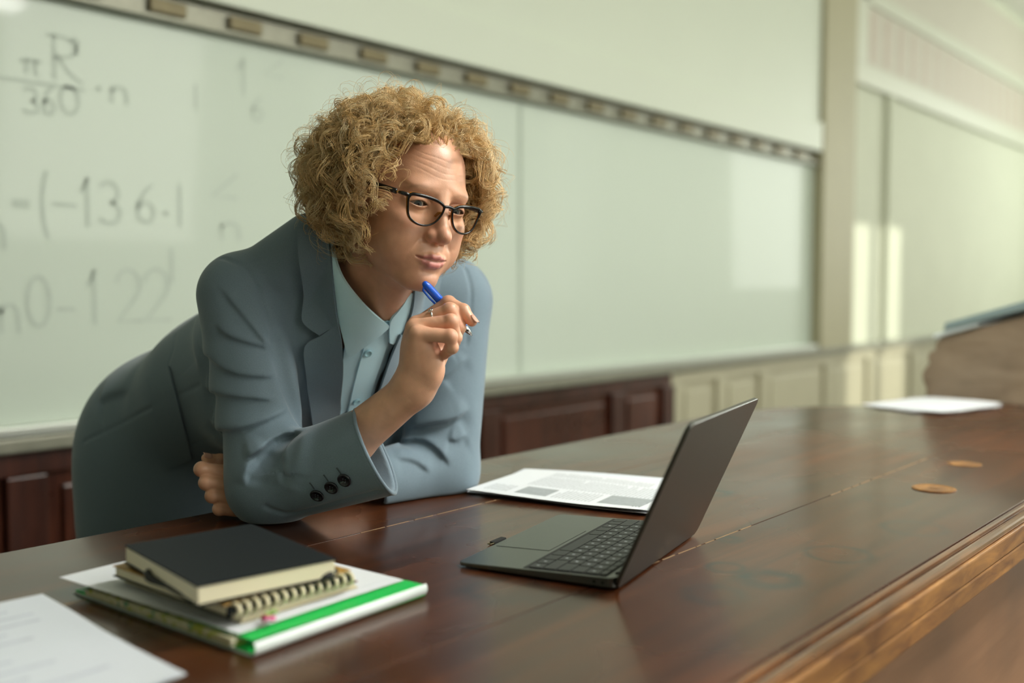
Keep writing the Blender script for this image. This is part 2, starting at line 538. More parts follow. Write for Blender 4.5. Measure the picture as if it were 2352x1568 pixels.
write([('n', -30, 480, 18, 570), ('=', 28, 435, 70, 495), ('(', 92, 400, 125, 540), ('-', 122, 440, 175, 495), ('1', 180, 410, 222, 520), ('3', 230, 420, 282, 512),
       ('6', 310, 425, 365, 510), ('.', 372, 460, 392, 510), ('l', 392, 425, 435, 520), ('<', 480, 400, 545, 480), ('n', 500, 490, 560, 550)], 0.010)
write([('n', -5, 660, 52, 765), ('0', 60, 635, 118, 750), ('-', 132, 680, 172, 735), ('1', 195, 620, 240, 745), ('2', 265, 620, 330, 740), ('2', 330, 618, 395, 738), ('l', 385, 570, 405, 650)], 0.010)
write([('l', 440, 195, 460, 250), ('1', 540, 140, 580, 215), ('6', 575, 225, 610, 275), ('<', 600, 140, 650, 190)], 0.007)

# ================================================================== desk
TZ = 0.85
MARKS = [(1.367, 0.459, 0.040, 0.010, 0.75), (1.172, 0.484, 0.038, 0.008, 0.8), (1.02, 0.498, 0.028, 0.02, 0.9), (1.03, 0.56, 0.02, 0.008, 0.8),
         (1.40, 0.78, 0.02, 0.02, 0.85), (1.15, 0.62, 0.012, 0.012, 0.85), (0.93, 0.52, 0.03, 0.012, 0.6), (0.80, 0.70, 0.04, 0.03, 0.5), (1.52, 0.55, 0.03, 0.01, 0.5)]
M['desk'] = wood('desk_lacquered_wood', (0.030, 0.0085, 0.0030, 1), (0.088, 0.0265, 0.0080, 1), 0.26, grain=(0.9, 13, 13), bump=0.10, coat=0.22, marks=MARKS)
M['desk_edge'] = wood('desk_edge_worn_wood', (0.12, 0.045, 0.012, 1), (0.36, 0.17, 0.045, 1), 0.38, grain=(5, 22, 22), bump=0.25)
M['desk_mould'] = wood('desk_moulding_wood', (0.07, 0.026, 0.009, 1), (0.19, 0.08, 0.026, 1), 0.2, grain=(4, 20, 20), bump=0.25, coat=0.4)
M['desk_front'] = wood('desk_front_wood', (0.17, 0.088, 0.046, 1), (0.25, 0.135, 0.074, 1), 0.42, grain=(1.0, 8, 8), bump=0.08)  # front wood lightened, haze over it is painted into the tone
M['desk_gap'] = simple('desk_joint_filler', (0.10, 0.06, 0.03, 1), 0.6)

desk = empty('lecture_desk', (1.2, 0.8, 0))
tag(desk, 'long red-brown lacquered wooden lecture desk with worn front edge', 'desk')
def dpart(mb, name, mat, bevel=0.0):
    o = mb.build(name, mat, desk, bevel=bevel)
    o.matrix_parent_inverse = Matrix.Translation((-1.2, -0.8, 0))
    return o
ZT, ZB = TZ, TZ - 0.032
dpart(MB().prism([(-0.8, 1.0085), (2.765, 1.0085), (2.60, 1.15), (2.50, 1.215), (2.36, 1.255), (2.2, 1.265), (-0.8, 1.265)], ZB, ZT), 'plank', M['desk'], 0.0012)
dpart(MB().prism([(-0.8, 0.6340), (4.2, 0.6340), (4.2, 1.0075), (-0.8, 1.0075)], ZB, ZT), 'plank', M['desk'], 0.0012)
dpart(MB().prism([(-0.8, 0.3935), (4.2, 0.3935), (4.2, 0.6330), (-0.8, 0.6330)], ZB, ZT), 'plank', M['desk'], 0.0012)
dpart(MB().box(-0.8, 4.2, 0.3835, 0.3930, ZB, ZT - 0.001), 'moulding', M['desk_mould'], 0.003)
dpart(MB().box(-0.8, 4.2, 0.3790, 0.3832, ZB, ZT - 0.006), 'moulding', M['desk_mould'], 0.001)
dpart(MB().box(-0.8, 4.2, 0.3650, 0.3788, ZB, ZT - 0.002), 'moulding', M['desk_mould'], 0.004)
dpart(MB().box(-0.8, 4.2, 0.3590, 0.3945, TZ - 0.058, ZB - 0.0005), 'apron', M['desk_edge'], 0.003)
dpart(MB().box(-0.8, 4.2, 0.3590, 0.3648, ZB, ZT - 0.008), 'edge_band', M['desk_edge'], 0.002)
dpart(MB().box(-0.8, 4.1, 0.385, 0.41, 0.0, TZ - 0.0585), 'front_panel', M['desk_front'], 0.002)
dpart(MB().box(-0.79, -0.76, 0.42, 1.2, 0.0, ZB - 0.001), 'side_panel', M['desk_front'], 0.002)
dpart(MB().box(2.40, 2.43, 0.42, 1.0, 0.0, ZB - 0.001), 'side_panel', M['desk_front'], 0.002)
dpart(MB().box(3.40, 3.43, 0.42, 1.0, 0.0, ZB - 0.001), 'side_panel', M['desk_front'], 0.002)
dpart(MB().lathe([(0.034, 0), (0.034, 0.0012), (0.030, 0.0022), (0.026, 0.0014), (0.008, 0.0014), (0.006, 0.002)], Matrix.Translation((1.658, 0.527, TZ)), 40), 'inlaid_plug', M['desk_edge'])
dpart(MB().lathe([(0.030, 0), (0.030, 0.0008), (0.026, 0.0012), (0.010, 0.0008)], Matrix.Translation((1.93, 0.56, TZ)), 40), 'inlaid_plug', M['desk_edge'])
# pale scratches along the board joints
M['scratch'] = simple('bare_wood_scratch', (0.30, 0.19, 0.10, 1), 0.5, var=0.3, vscale=60)
random.seed(3)
for (x0, x1, y) in ((0.98, 1.235, 0.6335), (0.86, 1.14, 1.008), (0.3, 0.62, 1.008), (1.5, 1.95, 0.6335)):
    q = MB()
    x = x0
    while x < x1:
        l = random.uniform(0.01, 0.06)
        q.box(x, min(x + l, x1), y - 0.0007, y + 0.0007, TZ - 0.0012, TZ + 0.0003)
        x += l + random.uniform(0.002, 0.012)
    o = dpart(q, 'scratch', M['scratch'])
    o['kind'] = 'stuff'

# ================================================================== laptop
M['laptop'] = simple('laptop_grey_metal', (0.105, 0.108, 0.10, 1), 0.28, metal=0.85, bump=0.03, bscale=900)
M['laptop_edge'] = simple('laptop_polished_edge', (0.42, 0.43, 0.38, 1), 0.25, metal=0.9)
M['key'] = simple('key_black_plastic', (0.012, 0.013, 0.014, 1), 0.45)
M['keywell'] = simple('key_well_black', (0.006, 0.006, 0.007, 1), 0.6)
M['legend'] = simple('key_legend', (0.35, 0.38, 0.40, 1), 0.5)
M['screen'] = simple('screen_glass', (0.01, 0.01, 0.012, 1), 0.08)
M['rubber'] = simple('black_rubber', (0.012, 0.012, 0.012, 1), 0.7)
ED = Vector((0.2227, -0.9749, 0))
EW = Vector((0.9749, 0.2227, 0))
LW, LD = 0.280, 0.197
lap = empty('laptop', (0.825, 0.797, TZ + 0.0004))
lap.rotation_euler = (0, 0, math.atan2(EW.y, EW.x))       # local +X: along the front edge, local -Y: towards the hinge
tag(lap, 'open slim grey laptop with black keys standing on the desk', 'laptop')
def rrect(x0, x1, y0, y1, r, n=6):
    pts = []
    for cx, cy, a in ((x1 - r, y1 - r, 0), (x0 + r, y1 - r, 90), (x0 + r, y0 + r, 180), (x1 - r, y0 + r, 270)):
        for k in range(n + 1):
            pts.append((cx + r * math.cos(R_(a + 90 * k / n)), cy + r * math.sin(R_(a + 90 * k / n))))
    return pts
# wedge-shaped base: thin at the front, thicker at the hinge
base = MB()
outl = rrect(0, LW, -LD, 0, 0.010)
n = len(outl)
topz = lambda y: 0.0060 + 0.0075 * (-y / LD)
vs = [(x, y, 0.0025) for x, y in outl] + [(x, y, topz(y)) for x, y in outl]
base.add(vs, [tuple(range(n))[::-1], tuple(range(n, 2 * n))] + [(i, (i + 1) % n, n + (i + 1) % n, n + i) for i in range(n)])
body = base.build('base', M['laptop'], lap, bevel=0.0008)
for fx, fy in ((0.03, -0.02), (LW - 0.03, -0.02), (0.03, -LD + 0.02), (LW - 0.03, -LD + 0.02)):
    MB().lathe([(0.006, 0.0), (0.006, 0.0026)], Matrix.Translation((fx, fy, 0)), 12).build('foot', M['rubber'], lap)
slope = Matrix.Rotation(-math.atan(0.0075 / LD), 4, 'X')
def deck(x0, x1, y0, y1, h0, h1, name, mat, parent, bevel=0.0):
    q = MB()
    vs = [(x, y, topz(y) + h) for x in (x0, x1) for y in (y0, y1) for h in (h0, h1)]
    q.add(vs, [(0, 1, 3, 2), (4, 6, 7, 5), (0, 4, 5, 1), (2, 3, 7, 6), (0, 2, 6, 4), (1, 5, 7, 3)])
    return q.build(name, mat, parent, bevel=bevel)
deck(0.085, LW - 0.085, -0.078, -0.006, 0.0, 0.0004, 'trackpad', M['laptop'], lap, 0.0001)
deck(0.0845, LW - 0.0845, -0.0785, -0.0055, 0.0, 0.00015, 'trackpad_seam', M['keywell'], lap)
kb = deck(0.006, LW - 0.006, -0.186, -0.084, 0.0, 0.0003, 'keyboard', M['keywell'], lap)
pitch = (LW - 0.014) / 14
rows = [(14, 0.009, [1] * 14), (14, 0.0175, [1] * 14), (14, 0.0175, [1.3] + [1] * 12 + [0.7]), (13, 0.0175, [1.6] + [1] * 11 + [1.4]), (12, 0.0175, [2.1] + [1] * 10 + [1.9]), (10, 0.0175, [1, 1, 1.1, 1.2, 4.6, 1.2, 1.1, 1, 0.9, 0.9])]
y = -0.1845
for cnt, h, ws in rows:
    tot = sum(ws)
    x = 0.007
    for w_ in ws:
        kw = w_ * (LW - 0.014) / tot
        ko = deck(x + 0.0009, x + kw - 0.0009, y + 0.0009, y + h - 0.0009, 0.0003, 0.0014, 'key', M['key'], kb, 0.0003)
        if w_ == 1 and h > 0.01:
            xc, yc = x + kw / 2, y + h / 2
            deck(xc - 0.0016, xc + 0.0016, yc - 0.0012, yc + 0.0022, 0.00142, 0.00146, 'key_legend', M['legend'], kb)
        x += kw
    y += h - 0.0003
# lid
PH = R_(66)
lidM = Matrix.Translation((0, -LD + 0.002, 0.0125)) @ Matrix.Rotation(PH, 4, 'X') @ Matrix.Rotation(math.pi, 4, 'Z')
# local lid plane: after rotation, +y of the lid runs from the hinge to the top edge
def lidmat(p):
    x, u, t = p                                   # x along hinge, u up the lid, t thickness towards the back
    c, s = math.cos(PH), math.sin(PH)
    return (x, -LD - 0.002 - u * c - t * s, 0.0115 + u * s - t * c)
ol = rrect(0, LW, -0.009, 0.192, 0.011)
n = len(ol)
q = MB()
q.add([lidmat((x, u, -0.0005)) for x, u in ol] + [lidmat((x, u, 0.0045)) for x, u in ol],
      [tuple(range(n))[::-1], tuple(range(n, 2 * n))] + [(i, (i + 1) % n, n + (i + 1) % n, n + i) for i in range(n)])
lid = q.build('lid', M['laptop'], lap, bevel=0.0012, seg=3)
ol = rrect(0.004, LW - 0.004, 0.006, 0.188, 0.008)
q = MB()
q.add([lidmat((x, u, -0.0011)) for x, u in ol] + [lidmat((x, u, -0.0004)) for x, u in ol],
      [tuple(range(n))[::-1], tuple(range(n, 2 * n))] + [(i, (i + 1) % n, n + (i + 1) % n, n + i) for i in range(n)])
q.build('screen', M['screen'], lid)
q = MB().tube([(0.02, -LD + 0.004, 0.0105), (LW - 0.02, -LD + 0.004, 0.0105)], 0.0048, 12)
q.build('hinge', M['key'], lap)
for x in (0.006, 0.016):
    MB().box(-0.0003, 0.0006, -LD + 0.006 + x, -LD + 0.009 + x, 0.006, 0.009).build('port', M['keywell'], lap)

# ================================================================== sheets of paper
def papermat(name, col=(0.74, 0.77, 0.80, 1)):
    return simple(name, col, 0.7, var=0.02, vscale=20)
M['paper'] = papermat('paper_white')
M['paper2'] = papermat('paper_bluish', (0.68, 0.72, 0.78, 1))
M['ink'] = simple('printed_grey', (0.50, 0.53, 0.55, 1), 0.7, var=0.25, vscale=400)
M['ink_dark'] = simple('printed_dark_grey', (0.22, 0.24, 0.25, 1), 0.7, var=0.25, vscale=500)
M['ink_block'] = simple('printed_grey_block', (0.34, 0.37, 0.38, 1), 0.7, var=0.2, vscale=150)
M['biro'] = simple('pale_biro_notes', (0.55, 0.58, 0.66, 1), 0.7, var=0.2, vscale=60)

def sheet(name, loc, ang, w, h, mat, curl=None, th=0.0003, nx=14, ny=20):
    """A single sheet, origin at its centre; curl(u, v) gives its lift (u, v in -1..1)."""
    curl = curl or (lambda u, v: 0.0)
    vs, fs = [], []
    for lay in (0, 1):
        for j in range(ny + 1):
            for i in range(nx + 1):
                u, v = -1 + 2 * i / nx, -1 + 2 * j / ny
                vs.append((u * w / 2, v * h / 2, curl(u, v) + lay * th))
    k = (nx + 1) * (ny + 1)
    for j in range(ny):
        for i in range(nx):
            a = j * (nx + 1) + i
            fs.append((a, a + nx + 1, a + nx + 2, a + 1))
            fs.append((k + a, k + a + 1, k + a + nx + 2, k + a + nx + 1))
    rim = [i for i in range(nx + 1)] + [j * (nx + 1) + nx for j in range(1, ny + 1)] + [ny * (nx + 1) + i for i in range(nx - 1, -1, -1)] + [j * (nx + 1) for j in range(ny - 1, 0, -1)]
    for a, b in zip(rim, rim[1:] + rim[:1]):
        fs.append((a, b, k + b, k + a))
    o = link_mesh(name, vs, fs, mat)
    o.location = loc
    o.rotation_euler = (0, 0, ang)
    return o

def printed(o, rects, mat, name, curl=None, th=0.0003, kind=None, n=6):
    curl = curl or (lambda u, v: 0.0)
    w, h = 0.21, 0.297
    vs, fs = [], []
    for (x0, x1, y0, y1) in rects:
        b = len(vs)
        for i in range(n + 1):
            x = x0 + (x1 - x0) * i / n
            for yy in (y0, y1):
                vs.append((x, yy, curl(x / (w / 2), yy / (h / 2)) + th + 0.00015))
        for i in range(n):
            fs.append((b + 2 * i, b + 2 * i + 2, b + 2 * i + 3, b + 2 * i + 1))
    p = link_mesh(name, vs, fs, mat, o)
    if kind: p['kind'] = kind
    return p

def text_rects(x0, x1, y0, y1, line, seed):
    rnd = random.Random(seed)
    out = []
    yy = y1
    while yy - line > y0:
        x = x0
        end = x1 - (rnd.random() < 0.2) * rnd.uniform(0, 0.4) * (x1 - x0)
        while x < end - 0.002:
            l = min(rnd.uniform(0.004, 0.016), end - x)
            out.append((x, x + l, yy - line * 0.55, yy))
            x += l + 0.0016
        yy -= line
    return out

# printed sheets between the laptop and the woman's arm: long edge from (1.129,1.069) to (1.177,0.768)
PA = math.atan2(0.244, 0.05) - math.pi / 2        # direction of the short side
pc = (1.129 + 1.177) / 2, (1.069 + 0.768) / 2
ang = math.atan2(0.05, 0.244)
ax = Vector((math.cos(ang), math.sin(ang), 0))
ay = Vector((-math.sin(ang), math.cos(ang), 0))
c0 = Vector((pc[0], pc[1], 0)) + ax * 0.105
flat = lambda u, v: 0.0
wav = lambda u, v: 0.0012 * (1 + math.sin(2.2 * v + u)) + 0.004 * max(0, -u - 0.55) * max(0, -v - 0.3)
grp = 'printed sheets beside the laptop'
specs = [((0.024, 0.016), 0.07, 'paper', 'white printed sheet lowest in the pile between laptop and folded arm'),
         ((0.010, -0.020), -0.04, 'paper', 'white sheet jutting out near the laptop, second lowest in the printed pile'),
         ((0.040, 0.004), 0.16, 'paper2', 'turned white sheet in the middle of the printed pile by the laptop'),
         ((0.004, -0.008), 0.03, 'paper', 'white sheet just under the top one of the printed pile')]
for k, (off, da, mt, lb) in enumerate(specs):
    c = c0 + ax * off[0] + ay * off[1]
    s = sheet('paper_sheet', (c.x, c.y, TZ + 0.0004 + 0.0018 * k), ang + da, 0.21, 0.297, M[mt], wav)
    tag(s, lb, 'paper', grp)
top = sheet('paper_sheet', (c0.x, c0.y, TZ + 0.0004 + 0.0018 * 4), ang, 0.21, 0.297, M['paper'], wav)
tag(top, 'top printed sheet of the pile by the laptop, with grey blocks and columns of text', 'paper', grp)
# the page is read from the woman's side: columns run along local +x, rows along y
for bk in [(-0.085, -0.035, 0.02, 0.075), (-0.085, -0.025, -0.135, -0.065)]:
    printed(top, [bk], M['ink_block'], 'printed_block', wav)
small = []
for (x0, x1, y0, y1, sd) in ((-0.085, -0.03, -0.058, 0.012, 1), (-0.022, 0.05, -0.135, 0.085, 2), (0.056, 0.088, -0.10, 0.085, 3), (-0.085, -0.04, 0.082, 0.13, 4)):
    small += text_rects(x0, x1, y0, y1, 0.0062, sd)
printed(top, small, M['ink'], 'printed_text', wav, kind='stuff', n=1)
printed(top, text_rects(-0.088, -0.028, -0.14, -0.122, 0.005, 9), M['ink_dark'], 'printed_text', wav, kind='stuff', n=1)

# papers at the near left corner of the desk
fa = R_(2)
curlA = lambda u, v: 0.003 + 0.003 * math.sin(1.5 * v + 0.5) * (u > -2) + 0.006 * max(0, u) ** 2 * max(0, -v)
for k, (dx, dy, da, lb) in enumerate(((-0.012, -0.01, -0.05, 'lowest white sheet of the loose notes lying beside the green folder'),
                                      (0.004, 0.004, 0.02, 'middle white sheet of the loose notes lying beside the green folder'),
                                      (0.0, 0.0, 0.0, 'top white sheet of loose notes with faint grey writing, beside the green folder'))):
    s = sheet('paper_sheet', (0.328 + dx, 0.872 + dy, TZ + 0.0008 + 0.004 * k), R_(-4) + da, 0.21, 0.30, M['paper2'], curlA)
    tag(s, lb, 'paper', 'loose notes at the end of the desk')
rects = []
rnd = random.Random(5)
for k in range(11):
    yy = 0.11 - k * 0.022
    rects.append((rnd.uniform(-0.09, -0.06), rnd.uniform(0.0, 0.08), yy, yy + 0.006))
printed(s, rects, M['biro'], 'written_lines', curlA, kind='stuff')

# ================================================================== notebooks on the folder
M['cover_black'] = simple('black_cover', (0.010, 0.013, 0.015, 1), 0.62, bump=0.15, bscale=700, spec=0.18)
M['pages_cream'] = simple('cream_page_edges', (0.76, 0.70, 0.50, 1), 0.7, var=0.06, vscale=3, stretch=(1, 1, 400))
M['cover_cream'] = simple('cream_cover', (0.62, 0.55, 0.36, 1), 0.55, var=0.08, vscale=12)
M['cover_ochre'] = simple('ochre_cover', (0.42, 0.24, 0.05, 1), 0.5, var=0.15, vscale=20)
M['maroon'] = simple('maroon_stripe', (0.25, 0.05, 0.035, 1), 0.5)
M['coil'] = simple('cream_binding_coil', (0.72, 0.66, 0.45, 1), 0.35)
M['folder_white'] = simple('white_plastic_folder', (0.76, 0.84, 0.82, 1), 0.28)
M['green'] = simple('bright_green_plastic', (0.015, 0.55, 0.10, 1), 0.32)
M['pink'] = simple('pink_ribbon', (0.75, 0.12, 0.32, 1), 0.5)
M['lime'] = simple('lime_ribbon', (0.30, 0.50, 0.12, 1), 0.5)

# floral print: small green and yellow flecks on cream
m, nt, b = newmat('floral_print')
tc = N(nt, 'ShaderNodeTexCoord')
vo = N(nt, 'ShaderNodeTexVoronoi')
vo.inputs['Scale'].default_value = 150
nt.links.new(tc.outputs['Object'], vo.inputs['Vector'])
cr = N(nt, 'ShaderNodeValToRGB')
cr.color_ramp.interpolation = 'CONSTANT'
els = cr.color_ramp.elements
els[0].color = (0.60, 0.58, 0.38, 1)
els[1].position = 0.45
els[1].color = (0.42, 0.46, 0.08, 1)
e = els.new(0.62); e.color = (0.65, 0.62, 0.45, 1)
e = els.new(0.8); e.color = (0.16, 0.32, 0.18, 1)
e = els.new(0.9); e.color = (0.35, 0.42, 0.10, 1)
nt.links.new(vo.outputs['Color'], cr.inputs[0])
nt.links.new(cr.outputs['Color'], b.inputs['Base Color'])
M['floral'] = m

def slab(root, name, poly, z0, z1, mat, bevel=0.0008, parent=None):
    o = MB().prism(poly, z0, z1).build(name, mat, parent or root, bevel=bevel)
    o.matrix_parent_inverse = Matrix.Translation(-Vector(root.location)) if parent is None else Matrix()
    return o
def quad_poly(c, ang, w, h):
    ca, sa = math.cos(ang), math.sin(ang)
    return [(c[0] + ca * x - sa * y, c[1] + sa * x + ca * y) for x, y in ((-w / 2, -h / 2), (w / 2, -h / 2), (w / 2, h / 2), (-w / 2, h / 2))]

# folder: white plastic, bright green inside, folded along the edge nearest the front of the desk
fo = empty('document_folder', (0.605, 0.89, TZ))
tag(fo, 'white plastic folder with bright green inside, lowest of the notebook stack', 'folder')
fang = R_(3.0)
def fl(x, y):                                   # folder local -> world plan
    ca, sa = math.cos(fang), math.sin(fang)
    return (0.605 + ca * x - sa * y, 0.895 + sa * x + ca * y)
FWX, FWY = 0.111, 0.150
slab(fo, 'back_cover', [fl(-FWX, -FWY), fl(FWX, -FWY), fl(FWX, FWY), fl(-FWX, FWY)], TZ + 0.0004, TZ + 0.0016, M['folder_white'], 0.0004)
# rolled spine: swept arc of white plastic with the green lining showing inside
def spine(r, th, y0, mat, name, a0, a1, x0=-FWX, x1=FWX):
    q = MB()
    prof = []
    nseg = 10
    for rr in (r, r - th):
        row = [(y0 - rr * math.cos(R_(a)) , TZ + 0.0005 + r + rr * math.sin(R_(a))) for a in np.linspace(a0, a1, nseg + 1)]
        prof += row if rr == r else row[::-1]
    n = len(prof)
    vs = [(*fl(x0, yy), zz) for yy, zz in prof] + [(*fl(x1, yy), zz) for yy, zz in prof]
    q.add(vs, [tuple(range(n)), tuple(range(n, 2 * n))[::-1]] + [(i, (i + 1) % n, n + (i + 1) % n, n + i) for i in range(n)])
    o = q.build(name, mat, fo)
    o.matrix_parent_inverse = Matrix.Translation(-Vector(fo.location))
    return o
spine(0.0085, 0.0009, -FWY, M['folder_white'], 'spine', -90, 40)
slab(fo, 'green_lining', [fl(-FWX + 0.002, -FWY - 0.003), fl(FWX - 0.001, -FWY - 0.006), fl(FWX - 0.002, FWY - 0.004), fl(-FWX + 0.002, FWY - 0.002)], TZ + 0.0018, TZ + 0.0042, M['green'], 0.0004)
slab(fo, 'green_flap', [fl(-FWX + 0.004, -FWY + 0.002), fl(FWX - 0.002, -FWY - 0.004), fl(FWX - 0.006, FWY - 0.02), fl(-FWX + 0.01, FWY - 0.004)], TZ + 0.0125, TZ + 0.0136, M['green'], 0.0003)
nbk = empty('floral_notebook', (0.6, 0.9, TZ + 0.004))
tag(nbk, 'thin notebook with green and yellow floral print, inside the open green folder', 'notebook')
slab(nbk, 'floral_cover', [fl(-FWX - 0.003, -FWY + 0.022), fl(0.07, -FWY + 0.016), fl(0.07, FWY - 0.03), fl(-FWX - 0.003, FWY - 0.03)], TZ + 0.0046, TZ + 0.0120, M['floral'], 0.0008)
for k, (dx, dy, da, lb) in enumerate(((0.0, 0.0, 0.0, 'white sheet on the green folder, under the cream notebook'),
                                      (-0.006, 0.012, 0.03, 'upper white sheet on the green folder, directly under the cream notebook'))):
    cx, cy = fl(-0.002 + dx, 0.012 + dy)
    cu = lambda u, v: 0.0 if u < 0.2 or v > 0 else -0.001 * (u - 0.2)
    s = sheet('paper_sheet', (cx, cy, TZ + 0.0158 + 0.0007 * k), fang + da, 0.212, 0.286, M['paper'], cu)
    tag(s, lb, 'paper', 'sheets on the folder')

Z1 = TZ + 0.0175
cn = empty('cream_notebook', (0.585, 0.88, Z1))
tag(cn, 'cream notebook with a maroon stripe, under the coil-bound notebook', 'notebook')
cp = quad_poly((0.587, 0.880), R_(1.5), 0.142, 0.204)
slab(cn, 'cover', cp, Z1, Z1 + 0.0012, M['cover_cream'], 0.0003)
slab(cn, 'pages', quad_poly((0.587, 0.880), R_(1.5), 0.138, 0.200), Z1 + 0.0013, Z1 + 0.0060, M['pages_cream'], 0.0002)
slab(cn, 'cover', quad_poly((0.587, 0.880), R_(1.5), 0.142, 0.204), Z1 + 0.0061, Z1 + 0.0073, M['maroon'], 0.0003)

Z2 = Z1 + 0.0078
sn = empty('coil_bound_notebook', (0.58, 0.875, Z2))
tag(sn, 'coil-bound notebook with cream pages and dark ochre cover, under the black notebook', 'notebook')
sc, sa_ = (0.579, 0.880), R_(0.5)
slab(sn, 'cover', quad_poly(sc, sa_, 0.150, 0.210), Z2, Z2 + 0.0012, M['cover_black'], 0.0003)
slab(sn, 'pages', quad_poly((0.579, 0.883), sa_, 0.146, 0.200), Z2 + 0.0013, Z2 + 0.0102, M['pages_cream'], 0.0003)
slab(sn, 'cover', quad_poly((0.579, 0.884), sa_, 0.150, 0.202), Z2 + 0.0103, Z2 + 0.0115, M['cover_ochre'], 0.0003)
slab(sn, 'inner_binding', quad_poly((0.579, 0.7795), sa_, 0.146, 0.004), Z2 + 0.0013, Z2 + 0.0105, M['cover_black'], 0.0003)
for k in range(14):
    x = 0.512 + k * 0.0102
    pts = [(x + 0.0012 * math.sin(a), 0.776 + 0.0070 * math.cos(a), Z2 + 0.0062 + 0.0054 * math.sin(a)) for a in np.linspace(0, 2 * math.pi, 17)[:-1]]
    o = MB().tube(pts, 0.0022, 6, closed=True).build('binding_loop', M['coil'], sn, smooth=True)
    o.matrix_parent_inverse = Matrix.Translation(-Vector(sn.location))

Z3 = Z2 + 0.0145
bn = empty('black_notebook', (0.565, 0.865, Z3))
tag(bn, 'black hardcover notebook with cream pages, on top of the stack', 'notebook')
bc, ba = (0.5655, 0.8690), R_(-9)
slab(bn, 'cover', quad_poly(bc, ba, 0.142, 0.188), Z3, Z3 + 0.0016, M['cover_black'], 0.0004)
slab(bn, 'pages', quad_poly((bc[0], bc[1]), ba, 0.1395, 0.1855), Z3 + 0.0017, Z3 + 0.0175, M['pages_cream'], 0.0006)
slab(bn, 'cover', quad_poly(bc, ba, 0.142, 0.188), Z3 + 0.0176, Z3 + 0.0194, M['cover_black'], 0.0005)
ca, sa = math.cos(ba), math.sin(ba)
bl = lambda x, y, z: (bc[0] + ca * x - sa * y, bc[1] + sa * x + ca * y, z)
q = MB().tube([bl(-0.0665, 0.030, Z3 + 0.004), bl(-0.071, 0.026, Z3 + 0.005), bl(-0.0735, 0.018, Z3 + 0.003), bl(-0.073, 0.010, Z3 + 0.002), bl(-0.070, -0.02, Z3 + 0.002), bl(-0.0675, -0.07, Z3 + 0.002)], [0.002, 0.004, 0.0045, 0.004, 0.0022, 0.0018], 8)
o = q.build('elastic_band', M['rubber'], bn, smooth=True)
o.matrix_parent_inverse = Matrix.Translation(-Vector(bn.location))
q = MB().box(-0.010, 0.010, -0.012, 0.010, 0, 0.004)
o = MB().tube([bl(0.050, -0.088, Z3 + 0.001), bl(0.062, -0.092, Z3 + 0.003), bl(0.072, -0.088, Z3 + 0.005), bl(0.071, -0.078, Z3 + 0.006)], [0.003, 0.004, 0.004, 0.002], 8).build('elastic_loop', M['rubber'], bn, smooth=True)
o.matrix_parent_inverse = Matrix.Translation(-Vector(bn.location))
# ribbon flower hanging from the coil binding
rb = empty('ribbon_bookmark', (0.534, 0.762, Z2))
tag(rb, 'pink and lime ribbon bookmark hanging out of the coil-bound notebook', 'bookmark')
rb.location = (0.538, 0.7615, TZ + 0.0185)
for k, (a, mt, dz) in enumerate(((0.3, 'lime', 0.004), (1.6, 'lime', 0.003), (3.6, 'pink', 0.001), (4.7, 'pink', 0.0005), (2.7, 'maroon', 0.002))):
    pts = [(math.cos(a) * t, math.sin(a) * t * 0.6 - 0.002, dz + 0.004 * math.sin(t / 0.0105 * math.pi)) for t in np.linspace(0, 0.010, 6)]
    MB().tube(pts, [0.001, 0.003, 0.004, 0.004, 0.003, 0.001], 6, flat=0.4).build('petal', M[mt], rb, smooth=True)

# small dark clip left on the desk beside the palm rest
cl = empty('binder_clip', (0.942, 0.838, TZ))
cl.rotation_euler = (0, 0, R_(10))
tag(cl, 'small flat black clip on the desk beside the laptop palm rest', 'clip')
MB().box(-0.013, 0.016, -0.004, 0.004, 0.0003, 0.0036).build('clip_body', M['rubber'], cl, bevel=0.001)
MB().tube([(-0.013, -0.003, 0.002), (-0.020, -0.002, 0.002), (-0.020, 0.002, 0.002), (-0.013, 0.003, 0.002)], 0.0007, 6).build('wire_handle', M['brass'], cl)

# ================================================================== lectern and papers at the far end
M['lectern'] = wood('lectern_wood', (0.22, 0.16, 0.10, 1), (0.33, 0.25, 0.17, 1), 0.45, grain=(3, 3, 14))  # wood tone brightened: the haze at this end is put into the colour
M['lectern_top'] = simple('lectern_grey_top', (0.24, 0.32, 0.31, 1), 0.4, var=0.05)
le = empty('tabletop_lectern', (2.985, 0.978, TZ + 0.0008), R_(-90))       # the reading side looks back over the desk's far edge
tag(le, 'wooden tabletop lectern with a slanted grey top at the far end of the desk', 'lectern')
prof = [(0.0, 0.0), (0.0, 0.03), (-0.010, 0.055), (-0.012, 0.075), (0.0, 0.095), (0.008, 0.105), (0.002, 0.118), (0.006, 0.135), (0.024, 0.145), (0.024, 0.165), (0.045, 0.185), (0.40, 0.292), (0.40, 0.0)]
def xz_prism(poly, y0, y1):
    return MB().add([(x, y0, z) for x, z in poly] + [(x, y1, z) for x, z in poly],
                    [tuple(range(len(poly))), tuple(range(len(poly), 2 * len(poly)))[::-1]] + [(i, (i + 1) % len(poly), len(poly) + (i + 1) % len(poly), len(poly) + i) for i in range(len(poly))])
for y0 in (0.0, 0.40):
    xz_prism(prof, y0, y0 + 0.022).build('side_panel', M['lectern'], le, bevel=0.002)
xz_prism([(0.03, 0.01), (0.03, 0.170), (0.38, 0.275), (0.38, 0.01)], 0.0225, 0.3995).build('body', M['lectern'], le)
xz_prism([(0.050, 0.2000), (0.054, 0.224), (0.43, 0.342), (0.43, 0.316)], -0.02, 0.44).build('slanted_top', M['lectern_top'], le, bevel=0.004)
